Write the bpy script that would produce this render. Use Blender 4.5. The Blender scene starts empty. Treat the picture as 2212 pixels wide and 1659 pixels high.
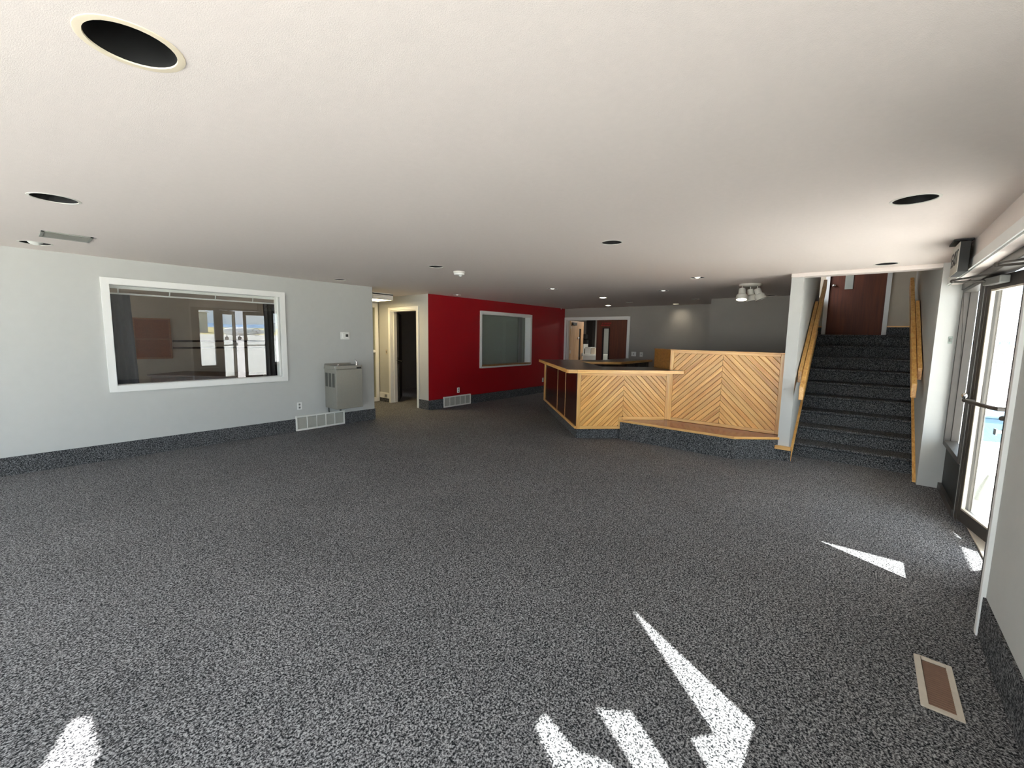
import bpy, bmesh, math, random
from mathutils import Vector, Matrix
random.seed(7)
S = bpy.context.scene
COL = S.collection
PI = math.pi

# ---------------------------------------------------------------- camera
H = 2.434            # ceiling height
EYE = 1.58
f_px = 913.68
yaw, pit, rol = math.radians(39.887), math.radians(6.382), math.radians(0.9376)
fw = Vector((math.cos(yaw), math.sin(yaw), 0)); rt = Vector((math.sin(yaw), -math.cos(yaw), 0)); up = Vector((0, 0, 1))
f2 = fw * math.cos(pit) - up * math.sin(pit); u2 = up * math.cos(pit) + fw * math.sin(pit)
r3 = rt * math.cos(rol) + u2 * math.sin(rol); u3 = u2 * math.cos(rol) - rt * math.sin(rol)
cam = bpy.data.cameras.new('camera'); co = bpy.data.objects.new('camera', cam); COL.objects.link(co)
m = Matrix(((r3.x, u3.x, -f2.x, 0), (r3.y, u3.y, -f2.y, 0), (r3.z, u3.z, -f2.z, EYE), (0, 0, 0, 1)))
co.matrix_world = m
cam.sensor_fit = 'HORIZONTAL'; cam.sensor_width = 36; cam.lens = f_px / 2212 * 36
cam.clip_start = 0.02; cam.clip_end = 5000
S.camera = co
# ---------------------------------------------------------------- world, sun, exposure
W = bpy.data.worlds.new('sky'); S.world = W; W.use_nodes = True
nt = W.node_tree; nt.nodes.clear()
o = nt.nodes.new('ShaderNodeOutputWorld'); bg = nt.nodes.new('ShaderNodeBackground'); bg.inputs[1].default_value = 4.2
tc = nt.nodes.new('ShaderNodeTexCoord'); mp = nt.nodes.new('ShaderNodeMapping'); mp.inputs['Scale'].default_value = (2, 2, 7)
nz = nt.nodes.new('ShaderNodeTexNoise'); nz.inputs['Scale'].default_value = 1.6; nz.inputs['Detail'].default_value = 5
cr = nt.nodes.new('ShaderNodeValToRGB')
cr.color_ramp.elements[0].position = .42; cr.color_ramp.elements[0].color = (.66, .82, 1, 1)
cr.color_ramp.elements[1].position = .62; cr.color_ramp.elements[1].color = (.93, .97, 1, 1)
nt.links.new(tc.outputs['Generated'], mp.inputs[0]); nt.links.new(mp.outputs[0], nz.inputs['Vector'])
nt.links.new(nz.outputs[0], cr.inputs[0]); nt.links.new(cr.outputs[0], bg.inputs[0]); nt.links.new(bg.outputs[0], o.inputs[0])
sl = bpy.data.lights.new('sun', 'SUN'); sl.energy = 29; sl.angle = math.radians(.55); sl.color = (1, .975, .945)
so = bpy.data.objects.new('sun', sl); COL.objects.link(so)
SD = Vector((.469, .883, -1.17)).normalized()          # travel direction of sunlight
so.rotation_euler = SD.to_track_quat('-Z', 'Y').to_euler(); so.location = (-6, -12, 20)
S.view_settings.view_transform = 'Standard'; S.view_settings.look = 'None'
S.view_settings.exposure = 0.5; S.view_settings.gamma = 1; S.view_settings.use_curve_mapping = False
S.cycles.max_bounces = 10; S.cycles.diffuse_bounces = 7; S.cycles.glossy_bounces = 4; S.cycles.transparent_max_bounces = 16
S.cycles.caustics_reflective = False; S.cycles.caustics_refractive = False
S.cycles.sample_clamp_indirect = 12; S.cycles.use_denoising = True

# ---------------------------------------------------------------- materials
def lin(c):
    return tuple(((v / 255) / 12.92 if v / 255 <= .04045 else ((v / 255 + .055) / 1.055) ** 2.4) for v in c) + (1,)
MATS = {}
def newmat(name):
    mt = bpy.data.materials.new(name); mt.use_nodes = True
    n = mt.node_tree.nodes; b = n['Principled BSDF']
    MATS[name] = mt
    return mt, n, mt.node_tree.links, b
def paint(name, rgb, rough=.6, var=.03, scale=9, bump=0, bscale=220, metal=0, spec=None):
    mt, n, l, b = newmat(name)
    c = lin(rgb)
    t = n.new('ShaderNodeTexCoord'); z = n.new('ShaderNodeTexNoise'); z.inputs['Scale'].default_value = scale; z.inputs['Detail'].default_value = 4
    r = n.new('ShaderNodeValToRGB')
    r.color_ramp.elements[0].position = .3; r.color_ramp.elements[1].position = .7
    r.color_ramp.elements[0].color = tuple(x * (1 - var) for x in c[:3]) + (1,)
    r.color_ramp.elements[1].color = tuple(min(1, x * (1 + var)) for x in c[:3]) + (1,)
    l.new(t.outputs['Object'], z.inputs['Vector']); l.new(z.outputs[0], r.inputs[0]); l.new(r.outputs[0], b.inputs['Base Color'])
    b.inputs['Roughness'].default_value = rough; b.inputs['Metallic'].default_value = metal
    if spec is not None: b.inputs['Specular IOR Level'].default_value = spec
    if bump:
        z2 = n.new('ShaderNodeTexNoise'); z2.inputs['Scale'].default_value = bscale; z2.inputs['Detail'].default_value = 3
        bp = n.new('ShaderNodeBump'); bp.inputs['Strength'].default_value = bump; bp.inputs['Distance'].default_value = .004
        l.new(t.outputs['Object'], z2.inputs['Vector']); l.new(z2.outputs[0], bp.inputs['Height']); l.new(bp.outputs[0], b.inputs['Normal'])
    return mt
def carpet(name, lo, hi, scale=150):
    mt, n, l, b = newmat(name)
    t = n.new('ShaderNodeTexCoord'); z = n.new('ShaderNodeTexNoise'); z.inputs['Scale'].default_value = scale; z.inputs['Detail'].default_value = 2.5
    z.inputs['Roughness'].default_value = .6
    z3 = n.new('ShaderNodeTexNoise'); z3.inputs['Scale'].default_value = 1.1; z3.inputs['Detail'].default_value = 3
    r = n.new('ShaderNodeValToRGB'); e = r.color_ramp.elements
    e[0].position = .41; e[0].color = lo; e[1].position = .62; e[1].color = hi
    k = e.new(.5); k.color = tuple((a * .72 + c * .28) for a, c in zip(lo, hi))
    mx = n.new('ShaderNodeMix'); mx.data_type = 'RGBA'; mx.blend_type = 'MULTIPLY'; mx.inputs['Factor'].default_value = .35
    zc = n.new('ShaderNodeTexNoise'); zc.inputs['Scale'].default_value = scale * .58; zc.inputs['Detail'].default_value = 1.5
    av = n.new('ShaderNodeMix'); av.data_type = 'FLOAT'; av.inputs['Factor'].default_value = .30
    l.new(t.outputs['Object'], z.inputs['Vector']); l.new(t.outputs['Object'], z3.inputs['Vector']); l.new(t.outputs['Object'], zc.inputs['Vector'])
    l.new(z.outputs[0], av.inputs['A']); l.new(zc.outputs[0], av.inputs['B'])
    l.new(av.outputs['Result'], r.inputs[0]); l.new(r.outputs[0], mx.inputs['A']); l.new(z3.outputs[0], mx.inputs['B']); l.new(mx.outputs['Result'], b.inputs['Base Color'])
    b.inputs['Roughness'].default_value = .95; b.inputs['Specular IOR Level'].default_value = .1
    bp = n.new('ShaderNodeBump'); bp.inputs['Strength'].default_value = .35; bp.inputs['Distance'].default_value = .004
    l.new(z.outputs[0], bp.inputs['Height']); l.new(bp.outputs[0], b.inputs['Normal'])
    return mt
def wood(name, a, c, axis='X', rough=.35, scale=1.0, vary=.18, coat=0):
    """grain runs along the object's own axis; each object gets its own tone"""
    mt, n, l, b = newmat(name)
    t = n.new('ShaderNodeTexCoord'); oi = n.new('ShaderNodeObjectInfo')
    mp = n.new('ShaderNodeMapping')
    sc = [38 * scale] * 3; sc['XYZ'.index(axis)] = 2.2 * scale
    mp.inputs['Scale'].default_value = sc
    ml = n.new('ShaderNodeVectorMath'); ml.operation = 'SCALE'; ml.inputs[0].default_value = (7, 3, 5); l.new(oi.outputs['Random'], ml.inputs['Scale'])
    ad = n.new('ShaderNodeVectorMath'); ad.operation = 'ADD'
    l.new(t.outputs['Object'], ad.inputs[0]); l.new(ml.outputs[0], ad.inputs[1]); l.new(ad.outputs[0], mp.inputs[0])
    z = n.new('ShaderNodeTexNoise'); z.inputs['Scale'].default_value = 1; z.inputs['Detail'].default_value = 5; z.inputs['Distortion'].default_value = .7
    l.new(mp.outputs[0], z.inputs['Vector'])
    r = n.new('ShaderNodeValToRGB'); r.color_ramp.elements[0].position = .33; r.color_ramp.elements[1].position = .66
    r.color_ramp.elements[0].color = lin(a); r.color_ramp.elements[1].color = lin(c); l.new(z.outputs[0], r.inputs[0])
    hs = n.new('ShaderNodeHueSaturation'); mr = n.new('ShaderNodeMapRange')
    mr.inputs['To Min'].default_value = 1 - vary; mr.inputs['To Max'].default_value = 1 + vary
    l.new(oi.outputs['Random'], mr.inputs['Value']); l.new(mr.outputs[0], hs.inputs['Value']); l.new(r.outputs[0], hs.inputs['Color'])
    l.new(hs.outputs[0], b.inputs['Base Color']); b.inputs['Roughness'].default_value = rough
    b.inputs['Specular IOR Level'].default_value = .8; b.inputs['Coat Weight'].default_value = coat; b.inputs['Coat Roughness'].default_value = .12
    return mt
def emit(name, rgb, s):
    mt, n, l, b = newmat(name); b.inputs['Base Color'].default_value = (.8, .8, .8, 1)
    b.inputs['Emission Color'].default_value = tuple(rgb) + (1,); b.inputs['Emission Strength'].default_value = s
    return mt
def glass(name, ior=1.75, tint=(.95, .97, .96), dark=0):
    mt, n, l, b = newmat(name); n.remove(b); out = [x for x in n if x.type == 'OUTPUT_MATERIAL'][0]
    tr = n.new('ShaderNodeBsdfTransparent'); tr.inputs[0].default_value = tint + (1,)
    gl = n.new('ShaderNodeBsdfGlossy'); gl.inputs['Roughness'].default_value = 0; gl.inputs['Color'].default_value = (1, 1, 1, 1)
    fr = n.new('ShaderNodeFresnel'); fr.inputs[0].default_value = ior
    ge = n.new('ShaderNodeNewGeometry'); su = n.new('ShaderNodeMath'); su.operation = 'SUBTRACT'; su.inputs[0].default_value = 1; l.new(ge.outputs['Backfacing'], su.inputs[1])
    mu = n.new('ShaderNodeMath'); mu.operation = 'MULTIPLY'; l.new(fr.outputs[0], mu.inputs[0]); l.new(su.outputs[0], mu.inputs[1])
    mx = n.new('ShaderNodeMixShader'); l.new(mu.outputs[0], mx.inputs[0]); l.new(tr.outputs[0], mx.inputs[1]); l.new(gl.outputs[0], mx.inputs[2])
    l.new(mx.outputs[0], out.inputs[0])
    return mt

M_ceil = paint('ceiling_paint', (232, 221, 214), .9, .012, 30, .22, 300)
M_wallShade = paint('back_wall_paint_shaded', (158, 152, 144), .75, .012, 12, .12, 260)  # wall grey darkened: shade of the far end put into the paint
M_wall = paint('wall_paint', (192, 192, 188), .75, .012, 12, .12, 260)
M_red = paint('red_paint', (164, 15, 26), .38, .02, 10, .1, 200)
M_beige = paint('stair_wall_paint', (190, 178, 160), .8, .02, 12, .1, 260)
M_office = paint('office_wall_paint', (186, 172, 156), .8, .02)
M_white = paint('white_trim', (238, 237, 233), .45, .008)
M_black = paint('black_void', (10, 10, 10), .9, .05)
M_canin = paint('can_interior', (12, 11, 10), .6, .1)
M_ring = paint('yellowed_ring', (236, 222, 196), .5, .03)
M_ringw = paint('white_ring', (222, 218, 208), .5, .02)
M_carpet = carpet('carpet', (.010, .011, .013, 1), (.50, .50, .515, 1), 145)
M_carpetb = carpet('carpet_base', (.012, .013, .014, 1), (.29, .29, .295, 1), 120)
M_oakX = wood('oak', (220, 154, 74), (248, 200, 120), 'X', .33)
M_oakY = wood('oak_y', (220, 154, 74), (248, 200, 120), 'Y', .33)
M_oakZ = wood('oak_z', (220, 154, 74), (248, 200, 120), 'Z', .33)
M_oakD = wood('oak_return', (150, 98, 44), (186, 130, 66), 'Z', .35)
M_bench = wood('bench_top_wood', (104, 36, 26), (142, 62, 44), 'Y', .2, .8, .05, .2)
M_mahog = wood('dark_mahogany', (44, 20, 12), (66, 32, 18), 'Z', .26, .6, .1, .15)
M_grooves = paint('groove_shadow_wood', (124, 80, 36), .7)
M_doorB = wood('brown_door_wood', (84, 34, 6), (108, 48, 10), 'Z', .7, .6, .05)
M_doorL = wood('light_door_wood', (188, 142, 98), (214, 172, 128), 'Z', .4, .6, .05)
M_lam = paint('dark_laminate', (74, 66, 58), .28, .12, 40)
M_cork = paint('cork', (136, 80, 54), .9, .12, 60, .3, 200)
M_corkf = wood('cork_frame', (120, 70, 40), (150, 92, 54), 'X', .5)
M_steel = paint('brushed_steel', (160, 157, 147), .38, .03, 30, 0, 200, .55)
M_steelD = paint('steel_louvre', (92, 92, 86), .5, .05, 30, 0, 200, .4)
M_chrome = paint('chrome', (225, 225, 225), .08, .01, 10, 0, 200, 1)
M_bronze = paint('bronze_aluminium', (78, 73, 68), .42, .04, 20, 0, 200, .35)
M_alu = paint('bright_aluminium', (158, 157, 153), .35, .03, 20, 0, 200, .6)
M_vent = paint('vent_white', (232, 230, 222), .5, .01)
M_ventg = paint('vent_grey', (150, 150, 142), .6, .03)
M_ventb = paint('vent_louvre', (188, 186, 176), .6, .03)
M_plast = paint('white_plastic', (240, 239, 234), .4, .01)
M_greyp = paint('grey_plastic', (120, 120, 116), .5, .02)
M_signf = paint('sign_face', (176, 172, 160), .45, .03)
M_signd = paint('sign_dark', (20, 19, 17), .5, .05)
M_lcd = paint('lcd_dark', (56, 60, 56), .3, .03)
M_curt = paint('curtain_cloth', (84, 84, 88), .9, .06, 25, .1, 300)
M_curtD = paint('curtain_dark', (48, 46, 46), .9, .06, 25, .1, 300)
M_desk = wood('office_desk_wood', (70, 42, 28), (92, 58, 38), 'X', .4)
M_register = paint('floor_register_metal', (206, 196, 180), .5, .05, 30)
M_regdark = paint('register_slats', (124, 94, 76), .55, .08, 30)
M_lever = paint('black_hardware', (18, 17, 16), .35, .05)
M_paper = paint('paper_notice', (176, 178, 168), .7, .03)
M_redtxt = paint('red_lettering', (190, 44, 44), .5, .02)
M_shade = paint('roller_shade', (172, 176, 170), .8, .02, 20, .1, 300)
M_grnp = paint('sage_switch_plate', (150, 160, 152), .5, .04)
M_lit = emit('lit_lens', (1, .94, .78), 14)
M_dimlens = paint('frosted_lens', (225, 224, 216), .5, .02)
M_bulb = emit('bulb_added_glow', (1, .97, .9), .55)  # faint glow added so the lens bulbs read white
M_fluor = emit('fluorescent_lens', (1, .79, .43), 13)
M_glass = glass('clear_glass', 1.55)
M_glassR = glass('interior_glass', 1.85, (.95, .96, .95))
M_glassD = glass('dim_glass', 1.3, (.9, .92, .9))
M_blocker = paint('sun_blocker_sheet', (220, 218, 210), .5)
M_decal = paint('decal_print', (150, 132, 128), .5, .05)
_n = M_decal.node_tree.nodes; _l = M_decal.node_tree.links; _mx = _n.new('ShaderNodeMixShader'); _tr = _n.new('ShaderNodeBsdfTransparent'); _mx.inputs[0].default_value = .5
_l.new(_tr.outputs[0], _mx.inputs[1]); _l.new(_n['Principled BSDF'].outputs[0], _mx.inputs[2]); _l.new(_mx.outputs[0], _n['Material Output'].inputs[0])
M_conc = paint('outdoor_concrete', (200, 197, 193), .9, .07, .8, .2, 40)
M_grass = paint('dry_grass', (196, 182, 128), .95, .1, .2)
M_hill = paint('far_hills', (128, 160, 196), 1, .06, .004)
M_hang = paint('hangar_metal', (176, 178, 176), .6, .04, 2)
M_roofw = paint('far_white', (235, 235, 235), .6, .02)
M_blue = paint('blue_planter', (70, 98, 118), .6, .08, 6)
M_tire = paint('tyre', (30, 30, 30), .8)
M_canopy = paint('canopy_soffit', (206, 196, 186), .8, .03)
M_boxw = paint('white_carton', (206, 206, 200), .7, .03)
M_post = paint('dark_post', (26, 20, 18), .6)

# ---------------------------------------------------------------- mesh helpers
class MB:
    def __init__(s): s.v = []; s.f = []; s.sm = False
    def add(s, vs, fs):
        k = len(s.v); s.v += [Vector(p) for p in vs]; s.f += [tuple(i + k for i in q) for q in fs]; return s
    def box(s, x0, x1, y0, y1, z0, z1, ch=0):
        if x0 > x1: x0, x1 = x1, x0
        if y0 > y1: y0, y1 = y1, y0
        if z0 > z1: z0, z1 = z1, z0
        return s.add([(x0, y0, z0), (x1, y0, z0), (x1, y1, z0), (x0, y1, z0), (x0, y0, z1), (x1, y0, z1), (x1, y1, z1), (x0, y1, z1)],
                     [(3, 2, 1, 0), (4, 5, 6, 7), (0, 1, 5, 4), (1, 2, 6, 5), (2, 3, 7, 6), (3, 0, 4, 7)])
    def fbox(s, o, ax, a0, a1, b0, b1, z0, z1):
        """box in a frame: origin o, axis ax (2D unit), a along ax, b along its left normal"""
        ax = Vector(ax); n = Vector((-ax.y, ax.x)); o = Vector(o)
        P = lambda a, b, z: (o.x + ax.x * a + n.x * b, o.y + ax.y * a + n.y * b, z)
        return s.add([P(a0, b0, z0), P(a1, b0, z0), P(a1, b1, z0), P(a0, b1, z0), P(a0, b0, z1), P(a1, b0, z1), P(a1, b1, z1), P(a0, b1, z1)],
                     [(3, 2, 1, 0), (4, 5, 6, 7), (0, 1, 5, 4), (1, 2, 6, 5), (2, 3, 7, 6), (3, 0, 4, 7)])
    def prism(s, poly, z0, z1):
        a = sum(poly[i][0] * poly[(i + 1) % len(poly)][1] - poly[(i + 1) % len(poly)][0] * poly[i][1] for i in range(len(poly)))
        if a < 0: poly = poly[::-1]
        n = len(poly)
        return s.add([(p[0], p[1], z0) for p in poly] + [(p[0], p[1], z1) for p in poly],
                     [tuple(range(n))[::-1], tuple(range(n, 2 * n))] + [(i, (i + 1) % n, n + (i + 1) % n, n + i) for i in range(n)])
    def ring(s, c, ax, rads, n=24, cap0=False, cap1=False):
        """lathe along ax: rads = [(offset, radius), ...]"""
        ax = Vector(ax).normalized(); t = Vector((0, 0, 1)) if abs(ax.z) < .9 else Vector((1, 0, 0))
        e1 = ax.cross(t).normalized(); e2 = ax.cross(e1); c = Vector(c)
        vs = []; fs = []
        for d, r in rads:
            for i in range(n):
                a = 2 * PI * i / n; vs.append(c + ax * d + e1 * (r * math.cos(a)) + e2 * (r * math.sin(a)))
        for k in range(len(rads) - 1):
            for i in range(n):
                j = (i + 1) % n; fs.append((k * n + i, k * n + j, (k + 1) * n + j, (k + 1) * n + i))
        if cap0: fs.append(tuple(range(n))[::-1])
        if cap1: fs.append(tuple(range((len(rads) - 1) * n, len(rads) * n)))
        s.sm = True
        return s.add(vs, fs)
    def tube(s, pts, r, n=10):
        pts = [Vector(p) for p in pts]; vs = []; fs = []
        for k, p in enumerate(pts):
            d = (pts[min(k + 1, len(pts) - 1)] - pts[max(k - 1, 0)]).normalized()
            t = Vector((0, 0, 1)) if abs(d.z) < .9 else Vector((1, 0, 0))
            e1 = d.cross(t).normalized(); e2 = d.cross(e1)
            rr = r[k] if isinstance(r, (list, tuple)) else r
            for i in range(n):
                a = 2 * PI * i / n; vs.append(p + e1 * (rr * math.cos(a)) + e2 * (rr * math.sin(a)))
        for k in range(len(pts) - 1):
            for i in range(n):
                j = (i + 1) % n; fs.append((k * n + i, k * n + j, (k + 1) * n + j, (k + 1) * n + i))
        fs.append(tuple(range(n))[::-1]); fs.append(tuple(range((len(pts) - 1) * n, len(pts) * n)))
        s.sm = True
        return s.add(vs, fs)
    def sphere(s, c, r, n=16, sc=(1, 1, 1)):
        c = Vector(c); vs = []; fs = []; h = n // 2
        for k in range(h + 1):
            th = PI * k / h
            for i in range(n):
                a = 2 * PI * i / n
                vs.append(c + Vector((r * sc[0] * math.sin(th) * math.cos(a), r * sc[1] * math.sin(th) * math.sin(a), r * sc[2] * math.cos(th))))
        for k in range(h):
            for i in range(n):
                j = (i + 1) % n; fs.append((k * n + i, (k + 1) * n + i, (k + 1) * n + j, k * n + j))
        s.sm = True
        return s.add(vs, fs)
WL = {}
def obj(name, mb, mat, parent=None, bevel=0, label=None, cat=None, group=None, kind=None, smooth=None):
    if parent is not None: L = WL[parent]
    else:
        xs = [v.x for v in mb.v]; ys = [v.y for v in mb.v]; zs = [v.z for v in mb.v]
        L = Vector(((min(xs) + max(xs)) / 2, (min(ys) + max(ys)) / 2, min(zs)))
    me = bpy.data.meshes.new(name); me.from_pydata([v - L for v in mb.v], [], mb.f); me.materials.append(mat)
    bmm = bmesh.new(); bmm.from_mesh(me); bmesh.ops.remove_doubles(bmm, verts=bmm.verts, dist=1e-6)
    bmesh.ops.recalc_face_normals(bmm, faces=bmm.faces)
    bmm.to_mesh(me); bmm.free()
    ob = bpy.data.objects.new(name, me); COL.objects.link(ob)
    if parent is not None: ob.parent = parent
    else: ob.location = L
    WL[ob] = L
    if bevel:
        b = ob.modifiers.new('bevel', 'BEVEL'); b.width = bevel; b.segments = 2; b.limit_method = 'ANGLE'
    if mb.sm if smooth is None else smooth:
        for p in me.polygons: p.use_smooth = True
        try: me.set_sharp_from_angle(angle=math.radians(40))
        except Exception: pass
    tag(ob, label, cat, group, kind)
    return ob
def tag(o, label=None, cat=None, group=None, kind=None):
    if label: o['label'] = label
    if cat: o['category'] = cat
    if group: o['group'] = group
    if kind: o['kind'] = kind
def thing(name, loc, label, cat, group=None, kind=None):
    e = bpy.data.objects.new(name, None); COL.objects.link(e); e.location = loc; e.empty_display_size = .1
    WL[e] = Vector(loc); tag(e, label, cat, group, kind); return e
def wall_boxes(mb, axis, a0, a1, t0, t1, z0, z1, holes):
    """wall along axis 'x' or 'y' from a0 to a1, thickness t0..t1, rectangular holes (a0,a1,z0,z1)"""
    cuts = sorted({a0, a1} | {h[0] for h in holes} | {h[1] for h in holes})
    for c0, c1 in zip(cuts, cuts[1:]):
        hz = sorted([(h[2], h[3]) for h in holes if h[0] <= c0 + 1e-6 and h[1] >= c1 - 1e-6])
        z = z0; spans = []
        for q0, q1 in hz:
            if q0 > z + 1e-6: spans.append((z, q0))
            z = max(z, q1)
        if z < z1 - 1e-6: spans.append((z, z1))
        for q0, q1 in spans:
            if axis == 'x': mb.box(c0, c1, t0, t1, q0, q1)
            else: mb.box(t0, t1, c0, c1, q0, q1)
    return mb
def wall(name, axis, a0, a1, t0, t1, mat, holes=(), z0=0, z1=H + .02, label=None):
    return obj(name, wall_boxes(MB(), axis, a0, a1, t0, t1, z0, z1, list(holes)), mat, kind='structure', label=label, cat='wall')
def frame4(mb, axis, a0, a1, z0, z1, t0, t1, w, bottom=True):
    """picture-frame of width w around outer a0..a1, z0..z1"""
    B = (lambda p0, p1, q0, q1: mb.box(p0, p1, t0, t1, q0, q1)) if axis == 'x' else (lambda p0, p1, q0, q1: mb.box(t0, t1, p0, p1, q0, q1))
    B(a0, a0 + w, z0, z1); B(a1 - w, a1, z0, z1); B(a0 + w, a1 - w, z1 - w, z1)
    if bottom: B(a0 + w, a1 - w, z0, z0 + w)
    return mb

# ---------------------------------------------------------------- structure: floor, ceiling
V0, VR, UD, UB, UF = 6.995, 7.056, 5.69, 10.865, 9.55
VS = -.76                                              # storefront plane
mb = MB().box(-3.3, 6.95, -.60, 12, -.06, 0); mb.box(6.95, 14.5, .83, 12, -.06, 0); mb.box(3.32, 6.47, -.85, -.60, -.06, 0)
obj('floor', mb, M_carpet, kind='structure', label='dark grey speckled carpet floor', cat='floor')

CANS = [  # u, v, ring radius, kind
    (.313, 1.778, .130, 'open'), (.279, 4.183, .128, 'open'), (.268, 6.472, .125, 'glint'), (3.560, -.142, .118, 'open'),
    (3.566, 1.840, .100, 'open'), (3.528, 4.220, .100, 'open'), (3.480, 6.498, .095, 'open'), (6.229, -.078, .110, 'open'),
    (6.236, 1.892, .105, 'lens'), (7.572, 2.864, .105, 'lens'), (6.306, 4.370, .105, 'lens'), (6.176, 6.704, .095, 'lens'),
    (8.220, 4.394, .085, 'lit'), (10.20, 5.293, .080, 'lit'), (9.563, 4.414, .085, 'open'), (10.52, 3.654, .075, 'lit2'),
    (9.450, 2.878, .085, 'open'), (9.38, 1.484, .10, 'open')]
bm = bmesh.new()
def loop2(pts):
    vs = [bm.verts.new((p[0], p[1], H)) for p in pts]; return [bm.edges.new((vs[i], vs[(i + 1) % len(vs)])) for i in range(len(vs))]
E_ = []
E_ += loop2([(-3.3, -.615), (6.66, -.615), (6.66, .80), (14.5, .80), (14.5, 12), (-3.3, 12)])
for u, v, r, k in CANS: E_ += loop2([(u + (r * .94) * math.cos(2 * PI * i / 32), v + (r * .94) * math.sin(2 * PI * i / 32)) for i in range(32)])
sh = Vector((SD.x, SD.y)) * (-H / SD.z)                # unseen skylight hole guessed behind the camera, shaped to throw the lower-left patch
SKY = [(.106 - sh.x, 2.325 - sh.y), (.060 - sh.x, 2.352 - sh.y), (-.20 - sh.x, 1.82 - sh.y), (.106 - sh.x - .17, 1.78 - sh.y), (.106 - sh.x, 2.08 - sh.y)]
E_ += loop2(SKY)
bmesh.ops.triangle_fill(bm, use_beauty=True, use_dissolve=False, edges=E_)
me = bpy.data.meshes.new('ceiling'); bmesh.ops.recalc_face_normals(bm, faces=bm.faces); bm.to_mesh(me); bm.free(); me.materials.append(M_ceil)
ce = bpy.data.objects.new('ceiling', me); COL.objects.link(ce); tag(ce, 'warm white flat textured ceiling', 'ceiling', kind='structure')

# ---------------------------------------------------------------- structure: walls
W1 = (.840, 2.732, .910, 2.126)                        # interior window opening in the left wall
wall('wall_left', 'x', -3.1, 4.36, V0, V0 + .125, M_wall, [W1], label='light grey wall with the wide interior window')
wall('wall_hall', 'y', V0 + .125, 9.0, 4.24, 4.36, M_wall, label='hall side of the left wall end')
wall('wall_doorway', 'y', VR + .14, 8.87, UD, UD + .12, M_wall, [(7.41, 8.43, 0, 2.125)], label='short grey wall holding the dark doorway')
W2 = (7.285, 9.20, .835, 2.105)
mbr = wall_boxes(MB(), 'x', UD, UB, VR, VR + .14, 0, H + .02, [W2])
obj('wall_red', mbr, M_red, kind='structure', label='deep red accent wall', cat='wall')
obj('trim_1', MB().box(UD - .004, UD, VR - .002, VR + .14, 0, H), M_wall, kind='structure', label='grey end face of the red wall', cat='trim')
wall('wall_back', 'y', 2.59, VR + .14, UB, UB + .12, M_wallShade, [(5.03, 6.96, 0, 2.107)], label='grey back wall with the double doors')
wall('wall_alcove', 'x', UF + .12, UB, 2.47, 2.59, M_wallShade, label='short return wall behind the desk')
wall('wall_front', 'y', .80, 2.59, UF, UF + .12, M_wallShade, label='grey wall behind the tall chevron panel')
mb = MB().prism([(6.54, .69), (9.57, .7545), (9.57, .88), (6.54, .822)], 0, 4.3)
obj('wall_stair', mb, M_wall, kind='structure', label='white end column and left wall of the staircase', cat='wall')
obj('wall_stair_right', MB().box(6.47, 11, -.80, -.545, 0, 4.3), M_wall, kind='structure', label='white pier and right wall of the staircase', cat='wall')
wall('wall_landing', 'y', -.80, 1.9, 10.35, 10.47, M_beige, [(-.166, .665, 1.71, 3.76)], z0=0, z1=4.3, label='beige wall at the top of the stairs')
obj('wall_landing_back', MB().box(10.6, 10.7, -.8, 1.9, 0, 4.3), M_beige, kind='structure', label='wall behind the upper door', cat='wall')
obj('wall_landing_left', MB().box(9.6, 10.4, 1.7, 1.82, 0, 4.3), M_beige, kind='structure', label='side wall of the upper landing', cat='wall')
obj('ceiling_stair', MB().box(6.5, 11, -.85, 1.9, 4.3, 4.36), M_beige, kind='structure', label='ceiling high above the staircase', cat='ceiling')
obj('wall_stair_head', MB().box(6.56, 6.66, -.56, .82, H + .001, 4.31), M_beige, kind='structure', label='wall over the stair opening', cat='wall')
obj('trim_2', MB().box(6.50, 6.66, -.555, .822, 2.388, H + .001), M_ceil, bevel=.006, kind='structure', label='white lip along the ceiling edge at the stairs', cat='trim')
# exterior wall on the right: glazed entry recess u 3.32..6.47
W6 = (.25, 1.50, 1.10, 2.36); W7 = (-3.0, -.02, .15, 2.36)
wall('wall_right', 'x', -3.1, 3.32, -.84, -.60, M_wall, [W6, W7], label='near grey exterior wall at the right edge')
mb = MB().box(3.32, 6.47, -.84, -.60, 2.20, H + .02)
obj('wall_bulkhead', mb, M_ceil, kind='structure', label='white bulkhead above the glass entry', cat='wall')
mb = MB().box(3.30, 6.47, -.600, -.585, 2.197, 2.275); mb.box(3.30, 6.47, -.605, -.600, 2.185, 2.2)
obj('trim_3', mb, M_white, bevel=.003, kind='structure', label='white casing along the bulkhead edge', cat='trim')
mb = MB().box(3.285, 3.322, -.600, -.580, 0, 2.2); mb.box(3.32, 3.328, -.84, -.58, 0, 2.2)
obj('trim_4', mb, M_white, bevel=.002, kind='structure', label='white vertical jamb trim beside the entry', cat='trim')
W8 = (-.4, 6.4, .12, 2.32); W9 = (7.5, 10.4, .8, 2.2)
wall('wall_near', 'y', -.84, 12, -3.3, -3.1, M_wall, [W8, W9], label='wall behind the camera with wide windows')
wall('wall_office_back', 'x', -3.1, 4.36, 11.0, 11.12, M_office, label='beige far wall inside the office')
obj('wall_office_right', MB().box(4.20, 4.238, V0 + .126, 11, 0, H), M_office, kind='structure', label='beige right wall inside the office', cat='wall')
mb = MB().box(8.9, 9.0, VR + .14, 12, 0, H); mb.box(UD + .12, 9.0, 10.4, 10.5, 0, H)
obj('wall_dark_room', mb, M_greyp, kind='structure', label='wall of the unlit room past the doorway', cat='wall')  # darker grey puts the room's lack of light into the wall colour
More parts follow.
